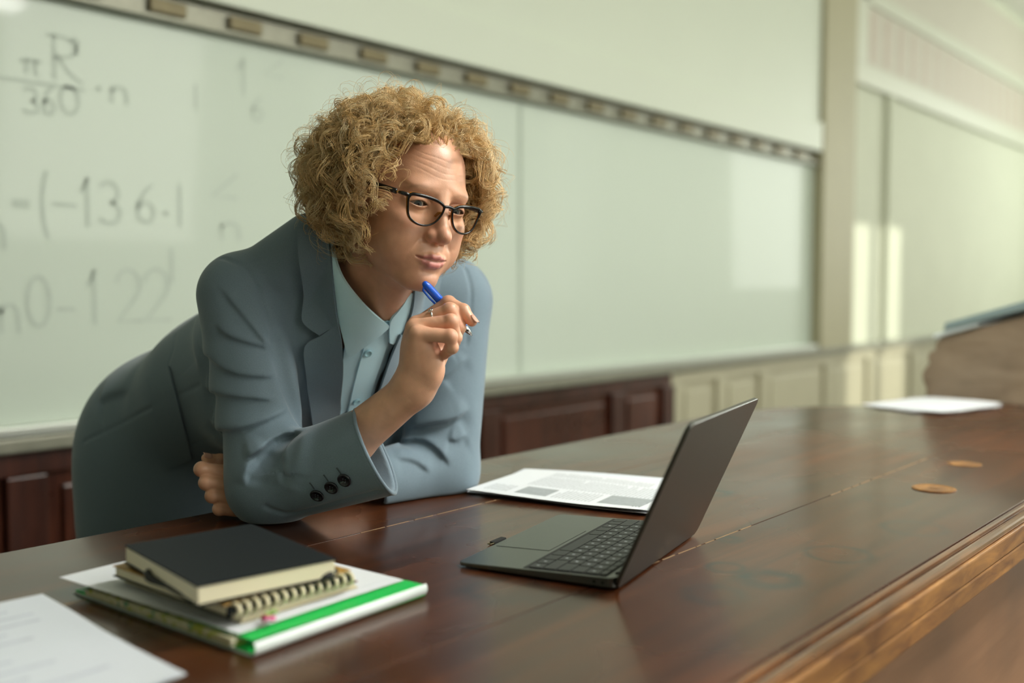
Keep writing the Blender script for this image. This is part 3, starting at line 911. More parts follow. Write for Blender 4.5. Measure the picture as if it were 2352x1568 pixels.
xz_prism([(0.022, 0.180), (0.022, 0.190), (0.14, 0.225), (0.14, 0.2165)], -0.015, 0.44).build('ledge', M['folder_white'], le, bevel=0.002)
for k, (cx, cy, a, lb) in enumerate(((2.805, 0.905, R_(-30), 'lower white sheet beside the tabletop lectern'), (2.80, 0.890, R_(-14), 'upper white sheet beside the tabletop lectern'))):
    s = sheet('paper_sheet', (cx, cy, TZ + 0.0006 + 0.004 * k), a, 0.297, 0.21, M['paper'], lambda u, v: 0.004 + 0.004 * math.sin(2 * u + v))
    tag(s, lb, 'paper', 'sheets by the lectern')

# ================================================================== implicit-surface modelling (for the figure)
f32 = np.float32
def V3(*a): return np.array(a, f32)

def smin(a, b, k):
    h = np.clip(0.5 + 0.5 * (b - a) / k, 0, 1)
    return b + (a - b) * h - k * h * (1 - h)
def smax(a, b, k): return -smin(-a, -b, k)

def ell(p, c, r):
    q = p - np.asarray(c, f32)
    r = np.asarray(r, f32)
    k0 = np.sqrt(((q / r) ** 2).sum(-1)) + 1e-9
    k1 = np.sqrt(((q / (r * r)) ** 2).sum(-1)) + 1e-9
    return k0 * (k0 - 1) / k1

def ellR(p, c, r, A):
    """Ellipsoid with its own axes (columns of A)."""
    return ell((p - np.asarray(c, f32)) @ np.asarray(A, f32), (0, 0, 0), r)

def cone(p, a, b, ra, rb):
    """Capsule whose radius runs from ra to rb."""
    a, b = np.asarray(a, f32), np.asarray(b, f32)
    ab = b - a
    t = np.clip(((p - a) @ ab) / (ab @ ab), 0, 1)
    d = p - a - t[:, None] * ab
    return np.sqrt((d * d).sum(-1)) - (ra + (rb - ra) * t)

def chain(p, pts, rs, k=0.0):
    d = None
    for i in range(len(pts) - 1):
        c = cone(p, pts[i], pts[i + 1], rs[i], rs[i + 1])
        d = c if d is None else (smin(d, c, k) if k > 0 else np.minimum(d, c))
    return d

def poly_dist(p, pts):
    d = None
    for a, b in zip(pts[:-1], pts[1:]):
        c = cone(p, a, b, 0.0, 0.0)
        d = c if d is None else np.minimum(d, c)
    return d

def poly_side(p, pts, view):
    """Distance to a polyline and the signed offset across it (positive on its upper side, seen along view)."""
    best = np.full(len(p), 9.0, f32); side = np.zeros(len(p), f32); par = np.zeros(len(p), f32)
    for i, (a, b) in enumerate(zip(pts[:-1], pts[1:])):
        ab = b - a
        t = np.clip(((p - a) @ ab) / (ab @ ab + 1e-12), 0, 1)
        q = p - a - t[:, None] * ab
        d = np.sqrt((q * q).sum(-1))
        s = np.cross(view, ab); s = s / (np.linalg.norm(s) + 1e-9)
        if s[2] < 0: s = -s
        m = d < best
        best[m] = d[m]; side[m] = (q[m] @ s.astype(f32)); par[m] = (i + t[m]) / (len(pts) - 1)
    fade = np.clip(np.minimum(par, 1 - par) / 0.22, 0, 1)
    return best, side, fade * fade * (3 - 2 * fade)

def surface(fn, lo, hi, h, snap=2, chunk=400000):
    """Surface-nets mesh of fn(p)=0 on a grid of step h, evaluated only near the surface."""
    lo, hi = np.asarray(lo, float), np.asarray(hi, float)
    B = 8
    nb = np.ceil((hi - lo) / (h * B)).astype(int)
    n = nb * B
    ci = np.stack(np.meshgrid(*[np.arange(k) for k in nb], indexing='ij'), -1).reshape(-1, 3)
    cp = (lo + (ci + 0.5) * B * h).astype(f32)
    cd = np.concatenate([fn(cp[i:i + chunk]) for i in range(0, len(cp), chunk)])
    D = np.empty(tuple(n + 1), f32)
    D[...] = 1.0
    g = np.repeat(np.repeat(np.repeat(np.where(cd.reshape(nb) > 0, 1.0, -1.0).astype(f32), B, 0), B, 1), B, 2)
    D[:-1, :-1, :-1] = g
    act = ci[np.abs(cd) < B * h * 1.05]
    off = np.stack(np.meshgrid(*[np.arange(B + 1)] * 3, indexing='ij'), -1).reshape(-1, 3)
    per = max(1, chunk // len(off))
    for i in range(0, len(act), per):
        ix = (act[i:i + per, None, :] * B + off[None]).reshape(-1, 3)
        v = fn((lo + ix * h).astype(f32))
        D[ix[:, 0], ix[:, 1], ix[:, 2]] = v
    S = D < 0
    c8 = [S[i:n[0] + i, j:n[1] + j, k:n[2] + k] for i in (0, 1) for j in (0, 1) for k in (0, 1)]
    anyin = c8[0].copy(); allin = c8[0].copy()
    for c in c8[1:]:
        anyin |= c; allin &= c
    cells = np.argwhere(anyin & ~allin)
    idx = -np.ones(tuple(n), np.int32)
    idx[cells[:, 0], cells[:, 1], cells[:, 2]] = np.arange(len(cells))
    corners = np.array([(i, j, k) for i in (0, 1) for j in (0, 1) for k in (0, 1)])
    vals = np.stack([D[cells[:, 0] + i, cells[:, 1] + j, cells[:, 2] + k] for i, j, k in corners], 1)
    acc = np.zeros((len(cells), 3)); cnt = np.zeros(len(cells))
    for a in range(8):
        for b in range(a + 1, 8):
            if np.abs(corners[a] - corners[b]).sum() != 1: continue
            va, vb = vals[:, a], vals[:, b]
            m = (va < 0) != (vb < 0)
            t = np.where(m, va / np.where(m, va - vb, 1), 0)
            acc += m[:, None] * (corners[a] + t[:, None] * (corners[b] - corners[a]))
            cnt += m
    verts = lo + (cells + acc / cnt[:, None]) * h
    faces = []
    for ax in range(3):
        u, w = (ax + 1) % 3, (ax + 2) % 3
        sl0 = [slice(1, n[0]), slice(1, n[1]), slice(1, n[2])]
        sl1 = list(sl0)
        sl0[ax] = slice(0, n[ax]); sl1[ax] = slice(1, n[ax] + 1)
        a, b = S[tuple(sl0)], S[tuple(sl1)]
        e = np.argwhere(a != b)
        base = e + 1
        base[:, ax] -= 1
        fl = a[e[:, 0], e[:, 1], e[:, 2]]
        du = np.zeros(3, int); du[u] = 1
        dw = np.zeros(3, int); dw[w] = 1
        q = [base - du - dw, base - dw, base, base - du]
        Q = np.stack([idx[x[:, 0], x[:, 1], x[:, 2]] for x in q], 1)
        Q[~fl] = Q[~fl][:, ::-1]
        faces.append(Q)
    faces = np.concatenate(faces)
    faces = faces[(faces >= 0).all(1)]
    for _ in range(snap):
        p = verts.astype(f32)
        d = np.concatenate([fn(p[i:i + chunk]) for i in range(0, len(p), chunk)])
        G = grad(fn, p, h * 0.5)
        verts = verts - np.clip(d, -h, h)[:, None] * G
    return verts, faces

def grad(fn, p, e, chunk=400000):
    G = np.zeros((len(p), 3), f32)
    for ax in range(3):
        o = np.zeros(3, f32); o[ax] = e
        for i in range(0, len(p), chunk):
            G[i:i + chunk, ax] = fn(p[i:i + chunk] + o) - fn(p[i:i + chunk] - o)
    return G / (np.linalg.norm(G, axis=1, keepdims=True) + 1e-9)

def np_mesh(name, verts, faces, mat=None, parent=None, smooth=True):
    """Fast mesh from arrays (all faces with the same number of corners)."""
    me = bpy.data.meshes.new(name)
    verts = np.ascontiguousarray(verts, f32); faces = np.ascontiguousarray(faces, np.int32)
    k = faces.shape[1]
    me.vertices.add(len(verts)); me.vertices.foreach_set('co', verts.ravel())
    me.loops.add(faces.size); me.loops.foreach_set('vertex_index', faces.ravel())
    me.polygons.add(len(faces))
    me.polygons.foreach_set('loop_start', np.arange(0, faces.size, k, dtype=np.int32))
    if smooth: me.polygons.foreach_set('use_smooth', np.ones(len(faces), bool))
    me.update(calc_edges=True)
    me.validate()
    if mat is not None: me.materials.append(mat)
    o = bpy.data.objects.new(name, me)
    COL.objects.link(o)
    if parent is not None: o.parent = parent
    return o

EYE = np.array([0, 0, CAM_Z])
def hit(fn, u, v, f0=0.9, f1=2.6, st=0.004, lift=0.0):
    """First point of fn's surface met along the sight line of photo pixel (u, v)."""
    a = at(u, v, 1.0) - EYE
    fs = np.arange(f0, f1, st)
    P = (EYE + fs[:, None] * a).astype(f32)
    d = fn(P)
    k = np.argmax(d < lift)
    if d[k] >= lift:
        k = int(np.argmin(d)); return P[k].astype(float)
    f_lo, f_hi = fs[k] - st, fs[k]
    for _ in range(14):
        m = (f_lo + f_hi) / 2
        if fn((EYE + m * a)[None].astype(f32))[0] < lift: f_hi = m
        else: f_lo = m
    return EYE + f_hi * a

def hits(fn, px, **kw): return [hit(fn, u, v, **kw) for u, v in px]
def resample(pts, n):
    P = np.asarray(pts, float)
    s = np.concatenate([[0], np.cumsum(np.linalg.norm(np.diff(P, axis=0), axis=1))])
    t = np.linspace(0, s[-1], n)
    return np.stack([np.interp(t, s, P[:, i]) for i in range(P.shape[1])], 1)
def spline(pts, n):
    """Catmull-Rom through pts."""
    P = np.asarray(pts, float)
    P = np.vstack([2 * P[0] - P[1], P, 2 * P[-1] - P[-2]])
    out = []
    m = len(P) - 3
    for t in np.linspace(0, m - 1e-6, n):
        i = int(t); f = t - i
        a, b, c, d = P[i:i + 4]
        out.append(0.5 * (2 * b + (c - a) * f + (2 * a - 5 * b + 4 * c - d) * f ** 2 + (3 * b - a - 3 * c + d) * f ** 3))
    return np.array(out)

def trace(fn, UV, f0=0.9, lift=0.0, steps=70, fmax=2.4):
    """Points of fn's surface (raised by lift) met along the sight lines of photo pixels UV (n,2)."""
    UV = np.asarray(UV, float)
    D = np.array([at(u, v, 1.0) - EYE for u, v in UV])
    ln = np.linalg.norm(D, axis=1)
    s = np.full(len(UV), f0)
    best = s.copy(); bd = np.full(len(UV), 9.0)
    for _ in range(steps):
        d = fn((EYE + s[:, None] * D).astype(f32)) - lift
        better = np.abs(d) < bd
        bd = np.where(better, np.abs(d), bd); best = np.where(better, s, best)
        s = np.minimum(s + 0.75 * d / ln, fmax)
    return EYE + best[:, None] * D

def patch(fn, left, right, nu, nv, lift, th, name, mat, parent, f0=0.9, curve=True, edge=0.0, smooth=True):
    """Thick cloth panel laid on fn's surface between two pixel polylines; lift may be a function of (across, along)."""
    Lp = spline(left, nv) if curve and len(left) > 2 else resample(left, nv)
    Rp = spline(right, nv) if curve and len(right) > 2 else resample(right, nv)
    a = np.linspace(0, 1, nu)[None, :, None]
    UV = (Lp[:, None] * (1 - a) + Rp[:, None] * a).reshape(-1, 2)
    P = trace(fn, UV, f0)
    G = grad(fn, P.astype(f32), 0.002).astype(float)
    aa, bb = np.meshgrid(np.linspace(0, 1, nu), np.linspace(0, 1, nv))
    lf = (lift(aa.ravel(), bb.ravel()) if callable(lift) else lift) * np.ones(len(P))
    Pt = P + G * lf[:, None]
    # even out small jumps
    g = Pt.reshape(nv, nu, 3)
    for _ in range(2):
        g2 = g.copy()
        g2[1:-1, 1:-1] = 0.5 * g[1:-1, 1:-1] + 0.125 * (g[:-2, 1:-1] + g[2:, 1:-1] + g[1:-1, :-2] + g[1:-1, 2:])
        g = g2
    Pt = g.reshape(-1, 3)
    Pb = Pt - G * th
    k = nu * nv
    F = []
    for j in range(nv - 1):
        for i in range(nu - 1):
            q = j * nu + i
            F.append((q, q + 1, q + nu + 1, q + nu)); F.append((k + q, k + q + nu, k + q + nu + 1, k + q + 1))
    rim = list(range(nu)) + [j * nu + nu - 1 for j in range(1, nv)] + [(nv - 1) * nu + i for i in range(nu - 2, -1, -1)] + [j * nu for j in range(nv - 2, 0, -1)]
    for q, r in zip(rim, rim[1:] + rim[:1]):
        F.append((q, k + q, k + r, r))
    o = link_mesh(name, np.vstack([Pt, Pb]), F, mat, parent, smooth=smooth)
    bm = bmesh.new(); bm.from_mesh(o.data); bmesh.ops.recalc_face_normals(bm, faces=bm.faces)
    for e in bm.edges:
        if len(e.link_faces) == 2 and e.calc_face_angle(0) > 0.9: e.smooth = False
    bm.to_mesh(o.data); bm.free()
    return o

# ================================================================== the woman: head
HR = np.array([[-0.9805, -0.1688, 0.1007], [0.145, -0.9671, -0.2089], [0.1326, -0.1902, 0.9727]])   # head axes: right, forward, up
HT = np.array([0.9547, 1.0196, 1.2991])
HS = 0.01                                                   # head model in centimetres
def to_head(p): return ((p - HT.astype(f32)) @ HR.astype(f32)) / f32(HS)
def from_head(q): return np.asarray(q) * HS @ HR.T + HT

NECK_BASE = np.array([0.995, 1.195, 1.135])
def head_cm(q):
    """Signed distance (cm) in head space: x right, y forward, z up, eyes at z=0."""
    a = q.copy(); a[:, 0] = np.abs(a[:, 0])
    x, y, z = a[:, 0], a[:, 1], a[:, 2]
    d = ell(a, (0, -0.8, 3.4), (7.3, 9.3, 7.9))
    d = smin(d, ell(a, (0, 5.9, 1.9), (4.6, 2.85, 2.0)), 2.2)                # brow
    d = smin(d, ell(a, (0, 2.0, -1.0), (6.75, 6.3, 5.0)), 1.8)               # sides of the face
    d = smin(d, ell(a, (0, 2.4, -4.6), (5.9, 6.7, 6.4)), 1.8)                # face
    d = smin(d, cone(a, (4.9, -0.5, -4.8), (1.4, 6.6, -9.9), 1.5, 1.45), 2.4)     # jaw
    d = smin(d, ell(a, (0, 7.55, -9.9), (2.1, 2.1, 1.7)), 1.5)                # chin
    d = smin(d, ell(a, (4.2, 5.6, -2.5), (2.0, 2.35, 1.6)), 1.8)             # cheekbone
    d = smin(d, ell(a, (3.3, 5.9, -5.6), (2.6, 2.6, 3.0)), 1.8)              # cheek
    d = smin(d, ell(a, (0, 6.4, -6.9), (3.1, 3.3, 2.7)), 1.6)                # muzzle
    # eye sockets, eyelids
    d = smax(d, -ell(a, (2.75, 9.75, -0.15), (1.9, 1.9, 1.15)), 1.3)
    d = smin(d, ell(a, (3.1, 7.05, -0.05), (1.75, 1.52, 1.42)), 0.65)
    d = smin(d, ell(a, (2.9, 7.6, 1.85), (1.6, 1.0, 0.55)), 1.4)            # brow pad
    # nose
    d = smin(d, cone(a, (0, 7.9, 0.8), (0, 8.6, -3.2), 1.0, 1.35), 1.0)
    d = smin(d, cone(a, (0, 8.35, 1.2), (0, 10.4, -3.1), 0.70, 0.80), 0.9)
    d = smin(d, ell(a, (0, 10.85, -3.75), (1.0, 1.08, 0.95)), 0.8)
    d = smin(d, ell(a, (1.15, 9.45, -4.0), (0.74, 1.15, 0.80)), 0.5)
    d = smin(d, ell(a, (0, 9.6, -4.3), (0.9, 1.2, 0.65)), 0.5)               # septum
    d = smax(d, -ell(a, (0.62, 10.0, -4.98), (0.34, 0.60, 0.36)), 0.25)
    d = d + 0.10 * np.exp(-(chain(a, [(1.75, 9.3, -3.2), (2.0, 9.0, -4.0), (1.75, 9.0, -4.85)], [0, 0, 0]) / 0.26) ** 2)   # wing crease
    # folds beside nose and mouth
    d = d + 0.15 * np.exp(-(chain(a, [(2.2, 8.9, -4.6), (3.0, 8.4, -6.0), (3.3, 7.9, -7.2)], [0, 0, 0]) / 0.40) ** 2)
    d = d + 0.09 * np.exp(-(cone(a, (0, 10.2, -5.2), (0, 10.2, -6.2), 0, 0) / 0.33) ** 2)
    # lips
    up = [(2.5, 8.55, -6.92), (1.5, 9.40, -6.82), (0.55, 9.80, -6.62), (0.0, 9.83, -6.70)]
    lo_ = [(2.5, 8.55, -6.97), (1.5, 9.28, -7.42), (0.6, 9.62, -7.70), (0.0, 9.68, -7.74)]
    d = smin(d, chain(a, up, [0.12, 0.34, 0.42, 0.40], 0.25), 0.40)
    d = smin(d, chain(a, lo_, [0.12, 0.34, 0.46, 0.48], 0.25), 0.40)
    d = d + 0.24 * np.exp(-(chain(a, [(2.85, 8.35, -6.80), (2.2, 9.0, -6.98), (1.4, 9.75, -7.10), (0.6, 10.15, -7.14), (0, 10.25, -7.18)], [0, 0, 0, 0, 0]) / 0.18) ** 2)
    d = d + 0.15 * np.exp(-(cone(a, (1.1, 9.3, -8.75), (0, 9.55, -8.85), 0, 0) / 0.50) ** 2)      # under the lower lip
    # eyelid opening (gaze lowered)
    ex, ez = x - 3.1, z + 0.02 * x
    c_up = np.sqrt((ex * 0.92) ** 2 + (ez + 1.75) ** 2) - 1.98
    c_lo = np.sqrt((ex * 0.92) ** 2 + (ez - 2.30) ** 2) - 2.76
    slit = np.maximum(np.maximum(c_up, c_lo), 7.6 - y)
    d = smax(d, -slit, 0.10)
    d = d + 0.13 * np.exp(-((np.sqrt(ex ** 2 + (ez + 1.9) ** 2) - 2.78) / 0.14) ** 2) * (y > 6.5) * (ez > 0) * (np.abs(ex) < 1.7)   # lid crease
    d = d + 0.06 * np.exp(-((np.sqrt(ex ** 2 + (ez - 2.0) ** 2) - 2.95) / 0.18) ** 2) * (y > 6.5) * (ez < 0) * (np.abs(ex) < 1.6)  # bag
    # forehead lines and crow's feet
    fz = z - 0.04 * x * x
    for k, zz in enumerate((3.6, 4.35, 5.15, 5.9)):
        d = d + 0.030 * np.exp(-((fz - zz + 0.08 * np.sin(1.3 * q[:, 0] + k)) / 0.09) ** 2) * np.clip((4.6 - x) / 1.5, 0, 1) * (y > 4)
    for k in range(3):
        d = d + 0.03 * np.exp(-(cone(a, (5.1, 6.6, 0.1 - 0.2 * k), (6.0, 5.2, 0.7 - 0.75 * k), 0, 0) / 0.09) ** 2)
    # ears
    ear = ell(a, (7.25, -0.8, -1.0), (0.75, 1.8, 3.0))
    ear = smax(ear, -ell(a, (8.1, -0.5, -0.9), (0.6, 1.0, 1.9)), 0.3)
    d = smin(d, ear, 0.4)
    return d

neck_a = from_head((0, -1.6, -4.5))
def head_fn(p):
    d = head_cm(to_head(p)) * f32(HS)
    nk = cone(p, neck_a, NECK_BASE, 0.054, 0.060)
    nk2 = cone(p, from_head((0, 3.0, -8.0)), NECK_BASE + np.array([-0.0, -0.05, -0.03]), 0.030, 0.034)
    d = smin(d, smin(nk, nk2, 0.03), 0.016)
    for s in (1, -1):                                       # cords of the neck
        d = smin(d, cone(p, from_head((5.6 * s, -1.5, -5.5)), NECK_BASE + np.array([-0.015 * s, -0.06, -0.02]), 0.014, 0.012), 0.02)
    return d

# ------------------------------------------------------------------ skin
def skin_material():
    m, nt, b = newmat('skin')
    at_ = N(nt, 'ShaderNodeVertexColor', layer_name='tone')
    tc = N(nt, 'ShaderNodeTexCoord')
    nz = N(nt, 'ShaderNodeTexNoise'); nz.inputs['Scale'].default_value = 55; nz.inputs['Detail'].default_value = 5
    nt.links.new(tc.outputs['Object'], nz.inputs['Vector'])
    mr = N(nt, 'ShaderNodeMapRange')
    mr.inputs['From Min'].default_value = 0.25; mr.inputs['From Max'].default_value = 0.75
    mr.inputs['To Min'].default_value = 0.88; mr.inputs['To Max'].default_value = 1.1
    nt.links.new(nz.outputs['Fac'], mr.inputs['Value'])
    hs = N(nt, 'ShaderNodeHueSaturation')
    nt.links.new(at_.outputs['Color'], hs.inputs['Color'])
    nt.links.new(mr.outputs['Result'], hs.inputs['Value'])
    nt.links.new(hs.outputs['Color'], b.inputs['Base Color'])
    b.inputs['Roughness'].default_value = 0.36
    b.inputs['Specular IOR Level'].default_value = 0.5
    b.inputs['Subsurface Weight'].default_value = 0.12
    b.inputs['Subsurface Radius'].default_value = (1.0, 0.35, 0.2)
    b.inputs['Subsurface Scale'].default_value = 0.006
    n2 = N(nt, 'ShaderNodeTexNoise'); n2.inputs['Scale'].default_value = 900; n2.inputs['Detail'].default_value = 2
    nt.links.new(tc.outputs['Object'], n2.inputs['Vector'])
    bp = N(nt, 'ShaderNodeBump'); bp.inputs['Strength'].default_value = 0.22; bp.inputs['Distance'].default_value = 0.0006
    nt.links.new(n2.outputs['Fac'], bp.inputs['Height'])
    nt.links.new(bp.outputs[0], b.inputs['Normal'])
    return m
M['skin'] = skin_material()
SKIN = np.array([0.66, 0.355, 0.225])

def head_tone(V):
    q = to_head(np.asarray(V, f32)).astype(float)
    a = q.copy(); a[:, 0] = np.abs(a[:, 0])
    x, y, z = a.T
    c = np.tile(SKIN, (len(q), 1))
    def mix(w, col):
        nonlocal c
        w = np.clip(w, 0, 1)[:, None]
        c = c * (1 - w) + np.array(col) * w
    g = lambda ctr, r: np.exp(-((a - np.array(ctr)) ** 2 / np.array(r) ** 2).sum(1))
    mix(0.35 * g((4.2, 7, -3.5), (2.2, 3, 1.8)), (0.62, 0.25, 0.16))
    mix(0.45 * g((0.4, 11, -3.9), (1.6, 1.8, 1.3)), (0.62, 0.25, 0.17))
    mix(0.25 * g((0, 9, -10), (2, 2, 1.4)), (0.60, 0.26, 0.17))
    mix(0.35 * g((3.1, 8, 0.9), (1.6, 1.6, 0.55)), (0.56, 0.26, 0.17))
    # lips
    up = chain(a.astype(f32), [(2.45, 8.75, -7.02), (1.5, 9.7, -6.85), (0.55, 10.2, -6.62), (0, 10.2, -6.75)], [0.06, 0.24, 0.38, 0.32])
    lo_ = chain(a.astype(f32), [(2.4, 8.75, -7.12), (1.5, 9.6, -7.42), (0.6, 10.05, -7.68), (0, 10.1, -7.72)], [0.06, 0.30, 0.46, 0.48])
    mix(1 / (1 + np.exp(np.minimum(up, lo_) / 0.05)), (0.52, 0.19, 0.16))
    mix(0.6 * np.exp(-(chain(a.astype(f32), [(2.6, 8.6, -7.02), (1.5, 9.5, -7.10), (0.6, 9.9, -7.14), (0, 10.0, -7.18)], [0] * 4) / 0.10) ** 2), (0.16, 0.04, 0.035))
    # brows: fair, sparse
    bw = chain(a.astype(f32), [(1.2, 9.2, 1.35), (2.6, 9.2, 1.95), (4.0, 8.6, 2.05), (5.1, 7.6, 1.5)], [0.20, 0.26, 0.22, 0.08])
    mix(0.60 / (1 + np.exp(bw / 0.10)) * (y > 5.5), (0.21, 0.105, 0.05))
    # lash line
    ex, ez = x - 3.1, z + 0.02 * x
    c_up = np.sqrt((ex * 0.92) ** 2 + (ez + 1.75) ** 2) - 1.98
    mix(0.85 * np.exp(-(c_up / 0.09) ** 2) * (np.abs(ex) < 1.45) * (y > 7) * (ez > -0.2), (0.035, 0.02, 0.015))
    c_lo = np.sqrt((ex * 0.92) ** 2 + (ez - 2.30) ** 2) - 2.76
    mix(0.35 * np.exp(-(c_lo / 0.08) ** 2) * (np.abs(ex) < 1.4) * (y > 7) * (ez < 0.2), (0.12, 0.05, 0.035))
    # scalp takes the hair colour
    mix(0.8 / (1 + np.exp(-(z - 9.0 + 0.9 * (4.5 - y).clip(-5, 9)) / 0.35)) * (z > -4), (0.36, 0.22, 0.09))
    return c

def paint(obj, cols):
    at_ = obj.data.color_attributes.new('tone', 'FLOAT_COLOR', 'POINT')
    at_.data.foreach_set('color', np.concatenate([cols, np.ones((len(cols), 1))], 1).astype(f32).ravel())

# ------------------------------------------------------------------ eyes
def eye_material():
    m, nt, b = newmat('eye')
    tc = N(nt, 'ShaderNodeTexCoord')
    sp = N(nt, 'ShaderNodeSeparateXYZ')
    nt.links.new(tc.outputs['Object'], sp.inputs[0])
    cb = N(nt, 'ShaderNodeCombineXYZ')
    nt.links.new(sp.outputs['X'], cb.inputs['X']); nt.links.new(sp.outputs['Y'], cb.inputs['Y'])
    ln = N(nt, 'ShaderNodeVectorMath', operation='LENGTH')
    nt.links.new(cb.outputs[0], ln.inputs[0])
    mr = N(nt, 'ShaderNodeMapRange')
    mr.inputs['From Max'].default_value = 0.012
    nt.links.new(ln.outputs['Value'], mr.inputs['Value'])
    cr = N(nt, 'ShaderNodeValToRGB')
    e = cr.color_ramp.elements
    e[0].position = 0.0; e[0].color = (0.004, 0.004, 0.004, 1)
    e[1].position = 1.0; e[1].color = (0.62, 0.52, 0.47, 1)
    for p, c in ((0.20, (0.004, 0.004, 0.005, 1)), (0.23, (0.045, 0.07, 0.085, 1)), (0.42, (0.09, 0.125, 0.145, 1)), (0.48, (0.03, 0.05, 0.07, 1)), (0.53, (0.66, 0.60, 0.56, 1))):
        k = e.new(p); k.color = c
    nt.links.new(mr.outputs['Result'], cr.inputs[0])
    nt.links.new(cr.outputs['Color'], b.inputs['Base Color'])
    b.inputs['Roughness'].default_value = 0.08
    b.inputs['Coat Weight'].default_value = 0.6
    return m
M['eye'] = eye_material()
def uv_sphere(r, n=32, m=24):
    vs = [(0, 0, r)]
    for j in range(1, m):
        t = math.pi * j / m
        for i in range(n):
            a = 2 * math.pi * i / n
            vs.append((r * math.sin(t) * math.cos(a), r * math.sin(t) * math.sin(a), r * math.cos(t)))
    vs.append((0, 0, -r))
    fs = [(0, 1 + i, 1 + (i + 1) % n) for i in range(n)]
    for j in range(m - 2):
        for i in range(n):
            a, b = 1 + j * n + i, 1 + j * n + (i + 1) % n
            fs.append((a, a + n, b + n, b))
    k = len(vs) - 1
    fs += [(k, 1 + (m - 2) * n + (i + 1) % n, 1 + (m - 2) * n + i) for i in range(n)]
    return vs, fs
def add_eyes(person):
    gaze = Vector(HR @ np.array([0.10, math.cos(R_(22)), -math.sin(R_(22))])).normalized()
    for s in (1, -1):
        vs, fs = uv_sphere(0.0121)
        o = link_mesh('eye', vs, fs, M['eye'], person, smooth=True)
        o.location = from_head((3.1 * s, 7.02, -0.05))
        o.rotation_euler = gaze.to_track_quat('Z', 'Y').to_euler()

# ------------------------------------------------------------------ eyeglasses
M['frame_black'] = simple('glasses_black_acetate', (0.006, 0.006, 0.006, 1), 0.12)
M['frame_amber'] = simple('glasses_amber_acetate', (0.33, 0.12, 0.015, 1), 0.12, var=0.4, vscale=120)
M['gold'] = simple('gold_hinge', (0.75, 0.50, 0.18, 1), 0.25, metal=1.0)
def lens_material():
    m = bpy.data.materials.new('clear_lens')
    m.use_nodes = True
    nt = m.node_tree
    nt.nodes.clear()
    out = N(nt, 'ShaderNodeOutputMaterial')
    tr = N(nt, 'ShaderNodeBsdfTransparent'); tr.inputs[0].default_value = (0.97, 0.965, 0.94, 1)
    gl = N(nt, 'ShaderNodeBsdfGlossy'); gl.inputs['Roughness'].default_value = 0.02
    lw = N(nt, 'ShaderNodeFresnel'); lw.inputs['IOR'].default_value = 1.16
    mx = N(nt, 'ShaderNodeMixShader')
    nt.links.new(lw.outputs[0], mx.inputs[0]); nt.links.new(tr.outputs[0], mx.inputs[1]); nt.links.new(gl.outputs[0], mx.inputs[2])
    nt.links.new(mx.outputs[0], out.inputs[0])
    return m
M['lens'] = lens_material()
LENS = [(0.80, 0.55), (1.6, 0.95), (3.0, 1.22), (4.6, 1.28), (5.55, 1.18), (5.85, 0.75), (5.7, -0.2), (5.35, -1.35), (4.7, -2.05), (3.6, -2.40), (2.4, -2.25), (1.5, -1.65), (0.95, -0.75), (0.72, 0.1)]
def gpt(x, z, dy=0.0):
    """Point of the front of the glasses: gently wrapped, tilted, slipped a little down the nose."""
    return (x, 10.62 - 0.030 * x * x + 0.10 * (z - 0.5) + dy, z - 0.45)
